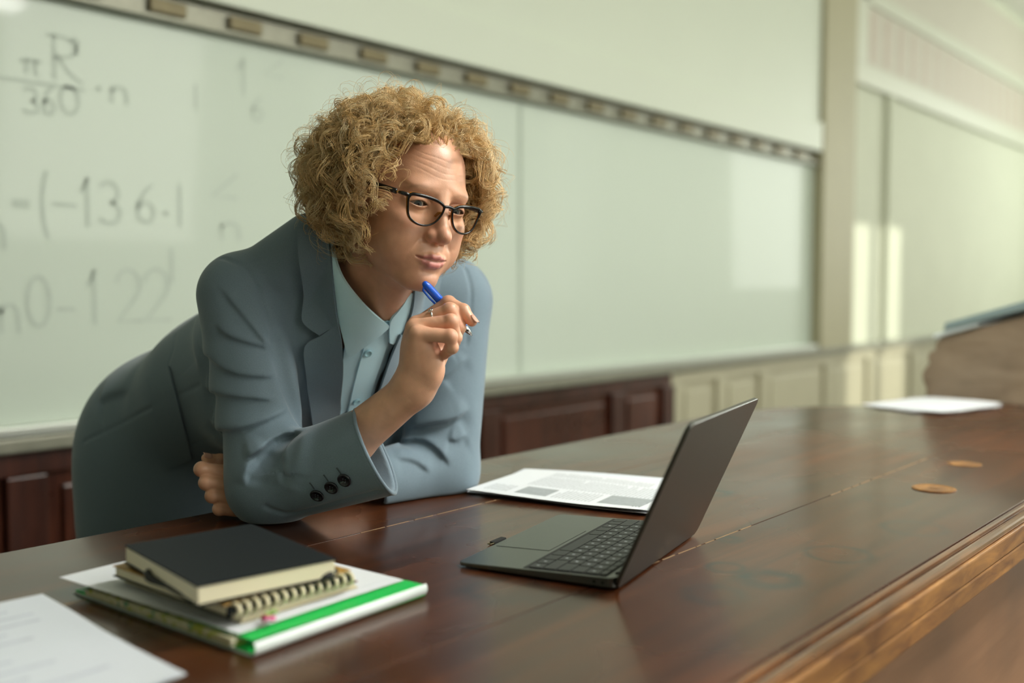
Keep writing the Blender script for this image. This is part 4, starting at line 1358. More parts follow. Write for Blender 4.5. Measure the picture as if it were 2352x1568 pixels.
def add_glasses():
    g = empty('eyeglasses', from_head((0, 10.6, 0)))
    tag(g, 'black and amber framed eyeglasses worn by the woman', 'eyeglasses')
    inv = Matrix.Translation(-g.location)
    def put(o):
        o.matrix_parent_inverse = inv
        return o
    for s in (1, -1):
        P = np.array(LENS + LENS[:1])
        C = spline(np.vstack([P[:-1], P[:1]]), 72)[:-1]
        rim = [from_head(gpt(s * x, z)) for x, z in C]
        wid = [0.00120 + 0.0013 * max(0, (z - 0.1)) / 1.2 for x, z in C]
        put(MB().tube(rim, wid, 8, closed=True).build('rim', M['frame_black'], g, smooth=True))
        rim2 = [from_head(gpt(s * (3.2 + (x - 3.2) * 1.015), z * 1.02, -0.20)) for x, z in C]
        put(MB().tube(rim2, [w * 1.0 for w in wid], 8, closed=True).build('rim_back', M['frame_amber'], g, smooth=True))
        q = MB()
        cen = from_head(gpt(s * 3.2, -0.5, -0.05))
        n = len(rim)
        inn = [from_head(gpt(s * x, z, -0.05)) for x, z in C]
        inn2 = [from_head(gpt(s * x, z, -0.17)) for x, z in C]
        q.add(inn + inn2, [tuple(range(n)), tuple(range(n, 2 * n))[::-1]] + [(i, (i + 1) % n, n + (i + 1) % n, n + i) for i in range(n)])
        put(q.build('lens', M['lens'], g))
        # end piece, hinge and temple
        e0, e1 = from_head(gpt(5.6 * s, 0.95)), from_head((6.55 * s, 9.0, 0.62))
        put(MB().tube([e0, e1, from_head((6.75 * s, 8.55, 0.62))], [0.0025, 0.0026, 0.0022], 8).build('end_piece', M['frame_black'], g, smooth=True))
        put(MB().tube([from_head((6.75 * s, 8.5, 0.62)), from_head((6.82 * s, 8.1, 0.64))], 0.0016, 8).build('hinge', M['gold'], g, smooth=True))
        tp = [(6.85, 8.05, 0.65), (7.1, 6.0, 0.78), (7.35, 3.0, 0.95), (7.55, 0.3, 1.05), (7.45, -1.6, 0.7), (7.3, -2.9, -0.9)]
        put(MB().tube([from_head((s * x, y, z)) for x, y, z in tp], [0.0017, 0.0017, 0.0016, 0.0014, 0.0013, 0.0012], 8, flat=2.1).build('temple', M['frame_black'], g, smooth=True))
        put(MB().tube([from_head(gpt(0.95 * s, -0.3, -0.2)), from_head((0.95 * s, 9.75, -0.95)), from_head((1.1 * s, 9.4, -1.4))], [0.001, 0.0022, 0.0016], 8).build('nose_pad', M['frame_amber'], g, smooth=True))
    br = [from_head(gpt(x, 0.50 + 0.12 * (1 - (x / 0.85) ** 2))) for x in np.linspace(-0.85, 0.85, 9)]
    put(MB().tube(br, 0.0021, 8).build('bridge', M['frame_black'], g, smooth=True))
    return g

# ------------------------------------------------------------------ hair
def hair_material():
    m, nt, b = newmat('blonde_hair')
    at_ = N(nt, 'ShaderNodeVertexColor', layer_name='tone')
    nt.links.new(at_.outputs['Color'], b.inputs['Base Color'])
    b.inputs['Roughness'].default_value = 0.38
    b.inputs['Specular IOR Level'].default_value = 0.55
    tl = N(nt, 'ShaderNodeBsdfTranslucent')
    nt.links.new(at_.outputs['Color'], tl.inputs['Color'])
    mx = N(nt, 'ShaderNodeMixShader'); mx.inputs[0].default_value = 0.25
    nt.links.new(b.outputs[0], mx.inputs[1]); nt.links.new(tl.outputs[0], mx.inputs[2])
    nt.links.new(mx.outputs[0], nt.nodes['Material Output'].inputs[0])
    return m
M['hair'] = hair_material()

def add_hair(person, seed=11, n_lock=880, per=9, n_fly=480):
    rng = np.random.default_rng(seed)
    C = np.array([0, -0.8, 3.4]); R = np.array([7.35, 9.35, 7.95])
    # roots on the scalp, above the hair line
    k = 9000
    d = rng.normal(size=(k, 3)); d /= np.linalg.norm(d, axis=1, keepdims=True)
    P = C + d * R
    hl = np.interp(P[:, 1], [-9, -6, -2, 0.5, 2.0, 3.6, 5.0, 6.4, 7.6, 9], [-6.0, -5.5, -2.0, -0.8, 0.8, 3.0, 5.4, 7.2, 8.3, 20])
    P = P[P[:, 2] > hl]
    n_all = n_lock + n_fly
    P = P[:n_all]
    n_all = len(P)
    g = HR.T @ np.array([0, 0, -1.0])
    nrm = (P - C) / R ** 2
    nrm /= np.linalg.norm(nrm, axis=1, keepdims=True)
    side = np.sign(P[:, 0] + 0.8 + rng.normal(size=n_all) * 1.2)
    front = np.clip((P[:, 1] - 2.5) / 4.0, 0, 1)[:, None]
    comb = np.stack([side * 0.9, -0.45 - 0.3 * front[:, 0], np.full(n_all, -0.1)], 1)
    fly = np.arange(n_all) >= n_lock
    dr = nrm * 1.0 + 0.55 * comb + rng.normal(size=(n_all, 3)) * 0.22 + front * np.array([0, -0.75, 0.65])
    dr /= np.linalg.norm(dr, axis=1, keepdims=True)
    low = np.clip((3.5 - P[:, 2]) / 7, 0, 1)
    L = rng.uniform(12.0, 17.0, n_all) - 4.0 * front[:, 0] - 4.2 * low
    L[fly] *= rng.uniform(0.8, 1.12, fly.sum())
    K = 27
    st = (L / (K - 1))[:, None]
    # outer shape of the hairdo
    Ce = np.array([0, -1.3, 1.6])
    env = np.tile(np.array([14.3, 16.2, 12.6]), (n_all, 1))
    env *= np.where(fly, rng.uniform(1.0, 1.16, n_all), rng.uniform(0.74, 1.04, n_all))[:, None]
    X = np.empty((n_all, K, 3)); X[:, 0] = P - nrm * 0.15
    p = X[:, 0].copy()
    wander = rng.normal(size=(n_all, 3)) * 0.05
    for i in range(1, K):
        dr = dr + g * (0.075 + 0.05 * (i / K)) + wander
        e = (p - Ce) / np.where((p[:, 1:2] > Ce[1]) & (np.arange(3) == 1), env * np.array([1, 0.80, 1]), env)
        s = np.linalg.norm(e, axis=1)
        en = e / env; en /= np.linalg.norm(en, axis=1, keepdims=True)
        over = np.clip((s - 0.88) / 0.12, 0, 1.5)[:, None]
        rad = np.clip((dr * en).sum(1), 0, None)[:, None]
        dr = dr - over * rad * en - 0.25 * np.clip(s - 1.0, 0, 1)[:, None] * en
        # stay off the scalp, off the neck and off the face
        c = (p - C) / R
        sc = np.linalg.norm(c, axis=1)
        cn = c / R; cn /= np.linalg.norm(cn, axis=1, keepdims=True)
        dr = dr + np.clip((1.10 - sc) / 0.10, 0, 1)[:, None] * cn * 0.5
        face = (np.abs(p[:, 0]) < 8.4) & (p[:, 1] > 2.4) & (p[:, 2] < 8.0)
        dr[face] += np.stack([np.sign(p[face, 0]) * 0.30, np.full(face.sum(), -0.42), np.zeros(face.sum())], 1)
        dr /= np.linalg.norm(dr, axis=1, keepdims=True)
        p = p + dr * st
        X[:, i] = p
    K2 = 35                                                  # finer steps for the curls
    ti = np.linspace(0, K - 1, K2); i0 = np.minimum(ti.astype(int), K - 2); fr = (ti - i0)[None, :, None]
    X = X[:, i0] * (1 - fr) + X[:, i0 + 1] * fr
    K = K2
    # curl: helix around each lock's path
    T = np.gradient(X, axis=1); T /= np.linalg.norm(T, axis=2, keepdims=True)
    ref = rng.normal(size=(n_all, 1, 3))
    A = np.cross(T, ref); A /= np.linalg.norm(A, axis=2, keepdims=True)
    Bv = np.cross(T, A)
    t = np.linspace(0, 1, K)[None, :]
    turns = L / rng.uniform(3.4, 5.6, n_all)
    hr = rng.uniform(0.50, 1.25, n_all)
    hr[fly] *= 1.1
    ph0 = rng.uniform(0, 2 * math.pi, n_all)
    hand = rng.choice([-1, 1], n_all)
    def strands(idx, m, spread, rad, seed):
        r = np.random.default_rng(seed)
        n = len(idx)
        I = np.repeat(idx, m)
        tt = t
        grow = np.clip(tt / 0.35, 0, 1) ** 1.3 * (1 - 0.15 * tt)
        a = ph0[I][:, None] + hand[I][:, None] * 2 * math.pi * turns[I][:, None] * tt ** 0.9 + r.normal(size=(len(I), 1)) * 0.30 + r.normal(size=(len(I), 1)) * 0.5 * tt
        rr = (hr[I][:, None] * grow) * (1 + r.normal(size=(len(I), 1)) * 0.14)
        off = A[I] * (np.cos(a) * rr)[..., None] + Bv[I] * (np.sin(a) * rr)[..., None]
        jx = r.normal(size=(len(I), 1, 1)) * spread; jy = r.normal(size=(len(I), 1, 1)) * spread
        prof = (0.8 + 0.6 * np.sin(math.pi * np.clip(tt * 0.9, 0, 1)) - 0.35 * tt)[..., None]
        q = X[I] + off + (A[I] * jx + Bv[I] * jy) * prof
        q = q + r.normal(size=(len(I), 1, 3)) * 0.10 * tt[..., None]
        # nothing may pass into the skull
        c = (q - C) / (R + 0.12)
        sc = np.linalg.norm(c, axis=2, keepdims=True)
        q = np.where((sc < 1) & (np.arange(K)[None, :, None] > 1), C + c / sc * (R + 0.12), q)
        # keep the face clear
        f = (np.abs(q[..., 0]) < 6.9) & (q[..., 1] > 4.2) & (q[..., 2] < 7.3)
        hi_ = f & (q[..., 2] > 4.0)
        q[..., 2] = np.where(hi_, 7.3 + (7.3 - q[..., 2]) * 0.35, q[..., 2])
        f = f & ~hi_
        q[..., 0] = np.where(f, np.sign(X[I][..., 0]) * 6.9 + (q[..., 0] * 0.12), q[..., 0])
        q[..., 1] = np.where(f, 4.2 + (q[..., 1] - 4.2) * 0.25, q[..., 1])
        rw = rad * (0.55 + 0.45 * np.sin(math.pi * (0.12 + 0.80 * tt))) * np.ones((len(I), 1))
        tone = r.uniform(0, 1, (n, 1)).repeat(m, 0)
        tone = np.clip(0.72 * tone + 0.28 * r.uniform(0, 1, (len(I), 1)), 0, 1)
        dark = np.array([0.42, 0.245, 0.088]); gold = np.array([0.92, 0.66, 0.30]); pale = np.array([0.98, 0.86, 0.58])
        col = np.where(tone < 0.5, dark + (gold - dark) * tone * 2, gold + (pale - gold) * (tone - 0.5) * 2)
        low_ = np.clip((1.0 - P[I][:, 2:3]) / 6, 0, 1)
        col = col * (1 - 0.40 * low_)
        return q, rw, col
    def mesh_of(q, rw):
        n, k, _ = q.shape
        w = q * HS @ HR.T + HT
        tg = np.gradient(w, axis=1); tg /= np.linalg.norm(tg, axis=2, keepdims=True) + 1e-9
        a = np.cross(tg, np.array([0.31, 0.52, 0.79])); a /= np.linalg.norm(a, axis=2, keepdims=True) + 1e-9
        b = np.cross(tg, a)
        rings = np.stack([w + (a * math.cos(x) + b * math.sin(x)) * (rw * 0.01)[..., None] for x in (0, 2.0944, 4.1888)], 2)
        verts = rings.reshape(-1, 3)
        base = (np.arange(n)[:, None, None] * k + np.arange(k - 1)[None, :, None]) * 3
        j = np.arange(3)[None, None, :]
        j2 = (j + 1) % 3
        F = np.stack([base + j, base + j2, base + 3 + j2, base + 3 + j], -1).reshape(-1, 4)
        return verts, F
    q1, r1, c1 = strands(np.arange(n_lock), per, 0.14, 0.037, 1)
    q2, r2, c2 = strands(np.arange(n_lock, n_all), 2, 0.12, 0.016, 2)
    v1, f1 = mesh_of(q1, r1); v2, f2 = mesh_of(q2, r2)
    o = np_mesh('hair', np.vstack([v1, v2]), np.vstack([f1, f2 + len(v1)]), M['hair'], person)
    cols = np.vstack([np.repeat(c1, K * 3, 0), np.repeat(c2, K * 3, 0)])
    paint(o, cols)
    o['label'] = 'curly chin-length blonde hair'
    return o

# ================================================================== the woman: arms, hands, clothes
RS, RE, RW = at(556, 678, 1.45), at(620, 1112, 1.385), at(950, 893, 1.285)      # right shoulder, elbow, wrist
LS, LE, LW2 = at(1030, 690, 1.655), at(1012, 1080, 1.60), at(640, 1138, 1.43)   # left shoulder, elbow, wrist
RCUFF = at(862, 1036, 1.315)                                                    # middle of the right cuff opening
LCUFF = at(845, 1112, 1.505)
SH = np.array([1.010, 1.215, 1.145])                                            # between the shoulders
HIP = np.array([0.970, 1.640, 0.900])
t_ax = (HIP - SH) / np.linalg.norm(HIP - SH)
x_ax = np.array([1.0, 0.09, 0.0]); x_ax -= t_ax * (x_ax @ t_ax); x_ax /= np.linalg.norm(x_ax)
n_ax = np.cross(x_ax, t_ax)                                                     # out of the chest or the back
if n_ax[2] < 0: n_ax = -n_ax                                                    # points to the back (up)
TA = np.stack([x_ax, t_ax, n_ax], 1)
LEG = [(np.array([0.97 + s * 0.085, 1.63, 0.86]), np.array([0.97 + s * 0.095, 1.68, 0.45]), np.array([0.97 + s * 0.10, 1.75, 0.09])) for s in (-1, 1)]

TRAP_R = at(718, 566, 1.44)
RMID = at(805, 1012, 1.325)
def torso_fn(p, o=0.0):
    d = ellR(p, SH + t_ax * 0.115 - n_ax * 0.012, (0.178 + o, 0.20 + o, 0.122 + o), TA)
    d = smin(d, ellR(p, SH + t_ax * 0.30 + n_ax * 0.012, (0.160 + o, 0.20 + o, 0.125 + o), TA), 0.05)
    d = smin(d, ell(p, HIP, (0.172 + o, 0.142 + o, 0.160 + o)), 0.06)
    d = smin(d, cone(p, RS + np.array([0.015, 0.0, 0.004]), TRAP_R, 0.047 + o, 0.043 + o), 0.035)
    d = smin(d, cone(p, LS, SH + np.array([0.05, 0.0, 0.045]), 0.058 + o, 0.060 + o), 0.04)
    for s in (-1, 1):                                                            # bust
        d = smin(d, ellR(p, SH + t_ax * 0.165 - n_ax * 0.085 + x_ax * 0.075 * s, (0.075 + o, 0.085 + o, 0.065 + o), TA), 0.05)
    return d

def arm_skin(p, which):
    if which == 'R':
        return smin(cone(p, RS, RE, 0.046, 0.036), chain(p, [RE, RMID, RW], [0.034, 0.030, 0.0240], 0.01), 0.02)
    return smin(cone(p, LS, LE, 0.046, 0.036), cone(p, LE, LW2, 0.038, 0.025), 0.02)

# ------------------------------------------------------------------ hands
def H(*r): return [at(*a) for a in r]
R_FING = {
    'index': (H((968, 742, 1.318), (1030, 696, 1.306), (1064, 713, 1.292), (1084, 738, 1.286)), [0.0112, 0.0093, 0.0083, 0.0068]),
    'middle': (H((957, 745, 1.296), (1033, 712, 1.284), (1054, 752, 1.287), (1046, 785, 1.300)), [0.0112, 0.0094, 0.0083, 0.0070]),
    'ring': (H((952, 752, 1.274), (1036, 738, 1.264), (1046, 775, 1.272), (1030, 800, 1.286)), [0.0110, 0.0092, 0.0080, 0.0068]),
    'pinky': (H((958, 766, 1.253), (1034, 772, 1.247), (1038, 798, 1.253), (1020, 815, 1.266)), [0.0104, 0.0086, 0.0076, 0.0064]),
    'thumb': (H((985, 858, 1.312), (1012, 800, 1.332), (1045, 752, 1.330), (1066, 728, 1.320)), [0.0150, 0.0125, 0.0100, 0.0075]),
}
L_FING = {
    'index': (H((548, 1090, 1.395), (463, 1077, 1.378), (474, 1078, 1.408), (508, 1082, 1.420)), [0.0115, 0.0098, 0.0085, 0.0070]),
    'middle': (H((552, 1120, 1.390), (474, 1108, 1.372), (482, 1110, 1.402), (515, 1113, 1.415)), [0.0115, 0.0098, 0.0085, 0.0070]),
    'ring': (H((556, 1147, 1.388), (488, 1138, 1.372), (495, 1140, 1.400), (525, 1142, 1.410)), [0.0110, 0.0094, 0.0082, 0.0068]),
    'pinky': (H((562, 1172, 1.390), (504, 1168, 1.374), (510, 1166, 1.398), (535, 1165, 1.408)), [0.0102, 0.0086, 0.0074, 0.0062]),
    'thumb': (H((610, 1110, 1.440), (550, 1072, 1.442), (505, 1058, 1.430), (474, 1052, 1.418)), [0.0140, 0.0115, 0.0095, 0.0070]),
}
def hand_fn(p, F, wrist, extra):
    palm = None
    for nme, (P, r) in F.items():
        if nme == 'thumb': continue
        c = cone(p, wrist + (P[0] - wrist) * 0.18, P[0], 0.0195, 0.0112)
        palm = c if palm is None else smin(palm, c, 0.010)
    for (c, r) in extra:
        palm = smin(palm, ell(p, c, r), 0.014)
    palm = smin(palm, cone(p, wrist, F['thumb'][0][1], 0.022, 0.0125), 0.012)
    d = palm
    for nme, (P, r) in F.items():
        f = None
        for i in range(3):
            c = cone(p, P[i], P[i + 1], r[i], r[i + 1])
            f = c if f is None else smin(f, c, 0.0025)
        for i in (1, 2):                                                         # knuckles
            f = smin(f, ell(p, P[i], [r[i] * 1.06] * 3), 0.003)
        d = smin(d, f, 0.0032 if nme != 'thumb' else 0.008)
    for nme, (P, r) in F.items():                                                # creases across the joints, lines between fingers
        for i in (1, 2):
            m = P[i]
            d = d + 0.0005 * np.exp(-(np.linalg.norm(p - (m * 0.5 + (P[i - 1] + P[i + 1]) * 0.25).astype(f32), axis=1) / 0.004) ** 2)
    return d
R_EX = [(at(985, 845, 1.275), (0.021, 0.021, 0.030)), (at(965, 800, 1.272), (0.019, 0.024, 0.026))]
L_EX = [(at(585, 1140, 1.405), (0.026, 0.026, 0.020))]
HAND_LINES = [(np.array([at(u, v, f) for u, v, f in L], f32), a, w) for L, a, w in (
    ([(980, 789, 1.262), (992, 799, 1.262), (1004, 795, 1.262)], 0.0016, 0.0022), ([(993, 799, 1.262), (997, 822, 1.262)], 0.0014, 0.002),
    ([(945, 915, 1.262), (968, 905, 1.262), (990, 892, 1.268)], 0.0008, 0.0018), ([(985, 763, 1.245), (990, 752, 1.25)], 0.0008, 0.0015),
    ([(1008, 735, 1.255), (1000, 727, 1.262)], 0.0008, 0.0015), ([(1020, 733, 1.255), (1014, 725, 1.262)], 0.0008, 0.0015))]
def right_fn(p):
    d = right_base(p)
    for L, a, w in HAND_LINES:
        d = d + a * np.exp(-(poly_dist(p, L) / (2.2 * w)) ** 2)
    return d
def right_base(p):
    return smin(hand_fn(p, R_FING, RW, R_EX), chain(p, [RE, RMID, RW], [0.035, 0.0315, 0.0250], 0.012), 0.016)
def left_fn(p):
    return smin(hand_fn(p, L_FING, LW2, L_EX), cone(p, LE, LW2, 0.038, 0.0255), 0.016)
def core_fn(p):
    d = torso_fn(p, -0.018)
    d = smin(d, cone(p, SH, NECK_BASE, 0.06, 0.052), 0.03)
    d = smin(d, arm_skin(p, 'R'), 0.02)
    d = smin(d, arm_skin(p, 'L'), 0.02)
    for a, b, c in LEG:
        d = smin(d, chain(p, [a, b, c], [0.078, 0.052, 0.034]), 0.03)
        d = smin(d, cone(p, c + np.array([0, 0.02, -0.05]), c + np.array([0, -0.14, -0.062]), 0.026, 0.018), 0.02)
    return d

# nails
M['nail'] = simple('fingernail', (0.70, 0.40, 0.31, 1), 0.2)

# ------------------------------------------------------------------ jacket
R_AX = (RCUFF - RE) / np.linalg.norm(RCUFF - RE)
def arms_cloth(p):
    r = smin(cone(p, RS, RE, 0.0640, 0.0560), cone(p, RE, RCUFF + R_AX * 0.05, 0.0550, 0.0640), 0.025)
    l = smin(cone(p, LS, LE, 0.0715, 0.0600), cone(p, LE, LCUFF, 0.0570, 0.0500), 0.025)
    return r, l
STROKES = []                                                                     # folds: (points, depth, width)
def cuts(p, d):
    ax = (RCUFF - RE) / np.linalg.norm(RCUFF - RE)
    tilt = ax + np.array([math.cos(YAW), math.sin(YAW), 0]) * 0.40 + np.array([0, 0, 0.10]); tilt /= np.linalg.norm(tilt)
    return ax, tilt
R_AX, R_TILT = cuts(None, None)
L_AX = (LCUFF - LE) / np.linalg.norm(LCUFF - LE)
def jacket_base(p):
    r, l = arms_cloth(p)
    # open sleeve ends: cut across, hollow inside
    r = np.maximum(r, (p - RCUFF.astype(f32)) @ R_TILT.astype(f32))
    r = smax(r, -cone(p, RCUFF - R_AX * 0.05, RCUFF + R_AX * 0.06, 0.044, 0.0655), 0.003)
    l = np.maximum(l, (p - LCUFF.astype(f32)) @ L_AX.astype(f32))
    l = smax(l, -cone(p, LCUFF - L_AX * 0.05, LCUFF + L_AX * 0.06, 0.036, 0.052), 0.004)
    t = torso_fn(p, 0.006)
    sk = ell(p, HIP + np.array([0.0, 0.0, -0.12]), (0.184, 0.150, 0.24))          # skirt of the jacket
    sk = np.maximum(sk, 0.66 - p[:, 2])
    t = smin(t, sk, 0.05)
    t = smin(t, ell(p, (1.085, 1.262, 0.970), (0.100, 0.070, 0.110)), 0.03)       # left front hanging open
    t = smax(t, -cone(p, from_head((0, 1.0, -8)), NECK_BASE + np.array([0.0, 0.0, -0.02]), 0.075, 0.062), 0.012)   # neck opening
    d = smin(t, r, 0.012)
    d = smin(d, l, 0.022)
    d = smax(d, (f32(TZ + 0.0015) - p[:, 2]) - 100 * (p[:, 1] > 1.266), 0.004)   # sleeves flattened on the desk top
    return d
def jacket_fn(p):
    d = jacket_base(p)
    for pts, amp, w, lo, hi, over in STROKES:
        m = ((p > lo) & (p < hi)).all(1)
        if m.any():
            x, sd, fd = poly_side(p[m], pts, VIEW_DIR)
            if over:                                                             # cloth lapping over itself: raised above the line, sunk below
                d[m] += -amp * fd * np.tanh(sd / (0.45 * w)) * np.exp(-(x / (3.2 * w)) ** 2) + 0.5 * amp * fd * np.exp(-(x / (0.5 * w)) ** 2)
            else:
                d[m] += amp * np.exp(-(x / w) ** 2)
    return d
VIEW_DIR = np.array([math.cos(YAW), math.sin(YAW), 0.0])
def fold(px, amp=0.005, w=0.006, f0=1.0, fn=None, over=None):
    P = trace(fn or jacket_base, spline(px, max(5, 2 * len(px))) if len(px) > 2 else resample(px, 4), f0)
    P = P.astype(f32)
    if over is None: over = amp > 0.0036
    r = (7.5 if over else 3) * w
    STROKES.append((P, f32(amp * (0.62 if over else 1)), f32(w), P.min(0) - r, P.max(0) + r, over))
# seams (fine) and folds (broad) of the right sleeve
fold([(510, 592), (557, 611), (585, 650), (605, 700), (622, 755), (640, 812)], 0.0035, 0.0035)
fold([(557, 611), (620, 588), (690, 562)], 0.0012, 0.0025)
fold([(498, 655), (545, 715), (598, 777), (640, 818)], 0.004, 0.006)
fold([(488, 742), (516, 770), (563, 789), (611, 802), (645, 830)], 0.006, 0.006)
fold([(456, 783), (484, 828), (532, 859), (599, 869), (658, 866)], 0.006, 0.007)
fold([(468, 889), (500, 907), (563, 917), (645, 922)], 0.007, 0.007)
fold([(478, 960), (500, 985), (540, 990), (608, 971), (685, 930)], 0.008, 0.008)
fold([(560, 1060), (600, 1035), (645, 1005), (700, 992)], 0.011, 0.008)
fold([(566, 1118), (572, 1085), (595, 1052), (625, 1022)], 0.007, 0.007)
fold([(640, 1030), (650, 1075), (648, 1120)], 0.004, 0.009)
fold([(700, 1010), (690, 1060), (672, 1110)], -0.004, 0.012)
fold([(634, 785), (648, 835), (660, 885), (680, 935), (700, 978)], 0.016, 0.011, over=False)
fold([(612, 1165), (660, 1180), (720, 1168), (800, 1146), (868, 1128)], 0.0035, 0.004)
# left sleeve
fold([(935, 985), (985, 976), (1045, 965), (1083, 940)], 0.011, 0.008)
fold([(900, 1020), (957, 1011), (999, 1031), (1037, 1078)], 0.007, 0.007)
fold([(905, 1055), (950, 1062), (990, 1090)], 0.005, 0.008)
fold([(1078, 822), (1043, 855), (1015, 876)], 0.006, 0.006)
fold([(1078, 760), (1050, 790), (1030, 800)], 0.004, 0.006)
fold([(1078, 1000), (1050, 1015), (1025, 1010)], 0.006, 0.008)
fold([(1070, 618), (1082, 660), (1080, 720), (1072, 790)], 0.003, 0.0035)
# back and hips
fold([(193, 1014), (265, 978), (340, 940), (400, 912), (459, 884)], 0.0016, 0.0035, 1.2)
fold([(442, 1022), (465, 1012), (487, 1003)], 0.0012, 0.003, 1.2)
fold([(225, 930), (250, 915), (300, 900)], 0.006, 0.018, 1.2)
fold([(386, 838), (398, 800), (402, 770)], 0.0012, 0.003, 1.2)
fold([(452, 720), (440, 780), (455, 860)], 0.006, 0.012, 1.2)

def jacket_material():
    m, nt, b = newmat('blue_grey_suiting')
    tc = N(nt, 'ShaderNodeTexCoord')
    nz = N(nt, 'ShaderNodeTexNoise'); nz.inputs['Scale'].default_value = 700; nz.inputs['Detail'].default_value = 3
    nt.links.new(tc.outputs['Object'], nz.inputs['Vector'])
    mx = N(nt, 'ShaderNodeMix', data_type='RGBA')
    mx.inputs['A'].default_value = (0.128, 0.180, 0.222, 1)
    mx.inputs['B'].default_value = (0.192, 0.258, 0.308, 1)
    nt.links.new(nz.outputs['Fac'], mx.inputs['Factor'])
    nt.links.new(mx.outputs['Result'], b.inputs['Base Color'])
    b.inputs['Roughness'].default_value = 0.75
    b.inputs['Specular IOR Level'].default_value = 0.25
    b.inputs['Sheen Weight'].default_value = 0.25
    b.inputs['Sheen Roughness'].default_value = 0.4
    bp = N(nt, 'ShaderNodeBump'); bp.inputs['Strength'].default_value = 0.25; bp.inputs['Distance'].default_value = 0.0006
    nt.links.new(nz.outputs['Fac'], bp.inputs['Height'])
    nt.links.new(bp.outputs[0], b.inputs['Normal'])
    return m
M['jacket'] = jacket_material()
M['shirt'] = simple('pale_blue_cotton', (0.60, 0.87, 1.0, 1), 0.7, var=0.03, vscale=300, bump=0.12, bscale=900)
M['shirt_button'] = simple('pale_blue_button', (0.36, 0.60, 0.68, 1), 0.3)
M['button'] = simple('dark_button', (0.010, 0.012, 0.016, 1), 0.18)
M['thread'] = simple('dark_thread', (0.04, 0.055, 0.065, 1), 0.8)
M['trousers'] = simple('dark_trousers', (0.03, 0.04, 0.05, 1), 0.8, var=0.1, vscale=200)
M['shoe'] = simple('black_leather', (0.012, 0.012, 0.012, 1), 0.35)
M['silver'] = simple('silver', (0.85, 0.85, 0.85, 1), 0.15, metal=1.0)
M['pen_blue'] = simple('blue_pen_plastic', (0.010, 0.115, 0.72, 1), 0.22)

# ================================================================== the figure is put together
PERSON_LABEL = 'person in a blue-grey blazer leaning on the desk, holding a blue pen to the chin'
def build_person():
    parts = []
    lo = HT - 0.16; hi = HT + 0.17
    lo = np.minimum(lo, NECK_BASE - 0.07); hi = np.maximum(hi, NECK_BASE + 0.05)
    lo[2] = 1.09
    hv, hf = surface(head_fn, lo, hi, 0.00135)
    parts.append((hv, hf, head_tone(hv)))
    P = np.array([q for f, _ in R_FING.values() for q in f] + [RW, RE])
    v, f = surface(right_fn, P.min(0) - 0.05, P.max(0) + 0.05, 0.0013)
    c = np.tile(SKIN * np.array([1.08, 1.12, 1.15]), (len(v), 1))
    tips = np.min([np.linalg.norm(v - fg[0][j], axis=1) for fg in R_FING.values() for j in (1, 3)], axis=0)
    w = (0.45 * np.exp(-(tips / 0.011) ** 2))[:, None]
    parts.append((v, f, c * (1 - w) + np.array([0.56, 0.21, 0.13]) * w))
    P = np.array([q for f_, _ in L_FING.values() for q in f_] + [LW2])
    v, f = surface(left_fn, P.min(0) - 0.04, P.max(0) + 0.05, 0.0013)
    parts.append((v, f, np.tile(SKIN, (len(v), 1))))
    v, f = surface(core_fn, (0.62, 0.86, 0.0), (1.36, 1.95, 1.24), 0.009, snap=1)
    parts.append((v, f, np.tile(SKIN, (len(v), 1))))
    n = 0; VV, FF, CC = [], [], []
    for v, f, c in parts:
        VV.append(v); FF.append(f + n); CC.append(c); n += len(v)
    person = np_mesh('person', np.vstack(VV), np.vstack(FF), M['skin'])
    paint(person, np.vstack(CC))
    tag(person, PERSON_LABEL, 'person')
    return person

person = build_person()
add_eyes(person)
add_glasses()
add_hair(person)

# jacket
jv, jf = surface(jacket_fn, (0.66, 0.88, 0.64), (1.34, 1.88, 1.30), 0.0029)
jacket = np_mesh('jacket', jv, jf, M['jacket'], person)
jacket['label'] = 'blue-grey blazer'

tors = lambda p: smax(torso_fn(p, 0.006), -cone(p, from_head((0, 1.0, -8)), NECK_BASE + np.array([0.0, 0.0, -0.02]), 0.070, 0.058), 0.012)
collar_base = lambda p: smin(torso_fn(p, 0.002), cone(p, neck_a, NECK_BASE + np.array([0, 0, -0.03]), 0.058, 0.066), 0.03)

# ------------------------------------------------------------------ shirt
shirt = patch(collar_base, [(845, 718), (800, 765), (786, 815), (776, 880), (755, 975)], [(888, 724), (897, 762), (882, 810), (858, 870), (825, 960)], 26, 40,
              lambda a, b: 0.010 + 0.0012 * np.sin(26 * b + 5 * a) * (1 - b * 0.3), 0.003, 'shirt', M['shirt'], person, f0=1.25)
shirt['label'] = 'pale blue cotton shirt'
patch(collar_base, [(852, 720), (830, 790), (808, 865), (782, 962)], [(892, 722), (874, 790), (850, 862), (822, 955)], 8, 36, 0.0135, 0.002, 'placket', M['shirt'], shirt, f0=1.25)
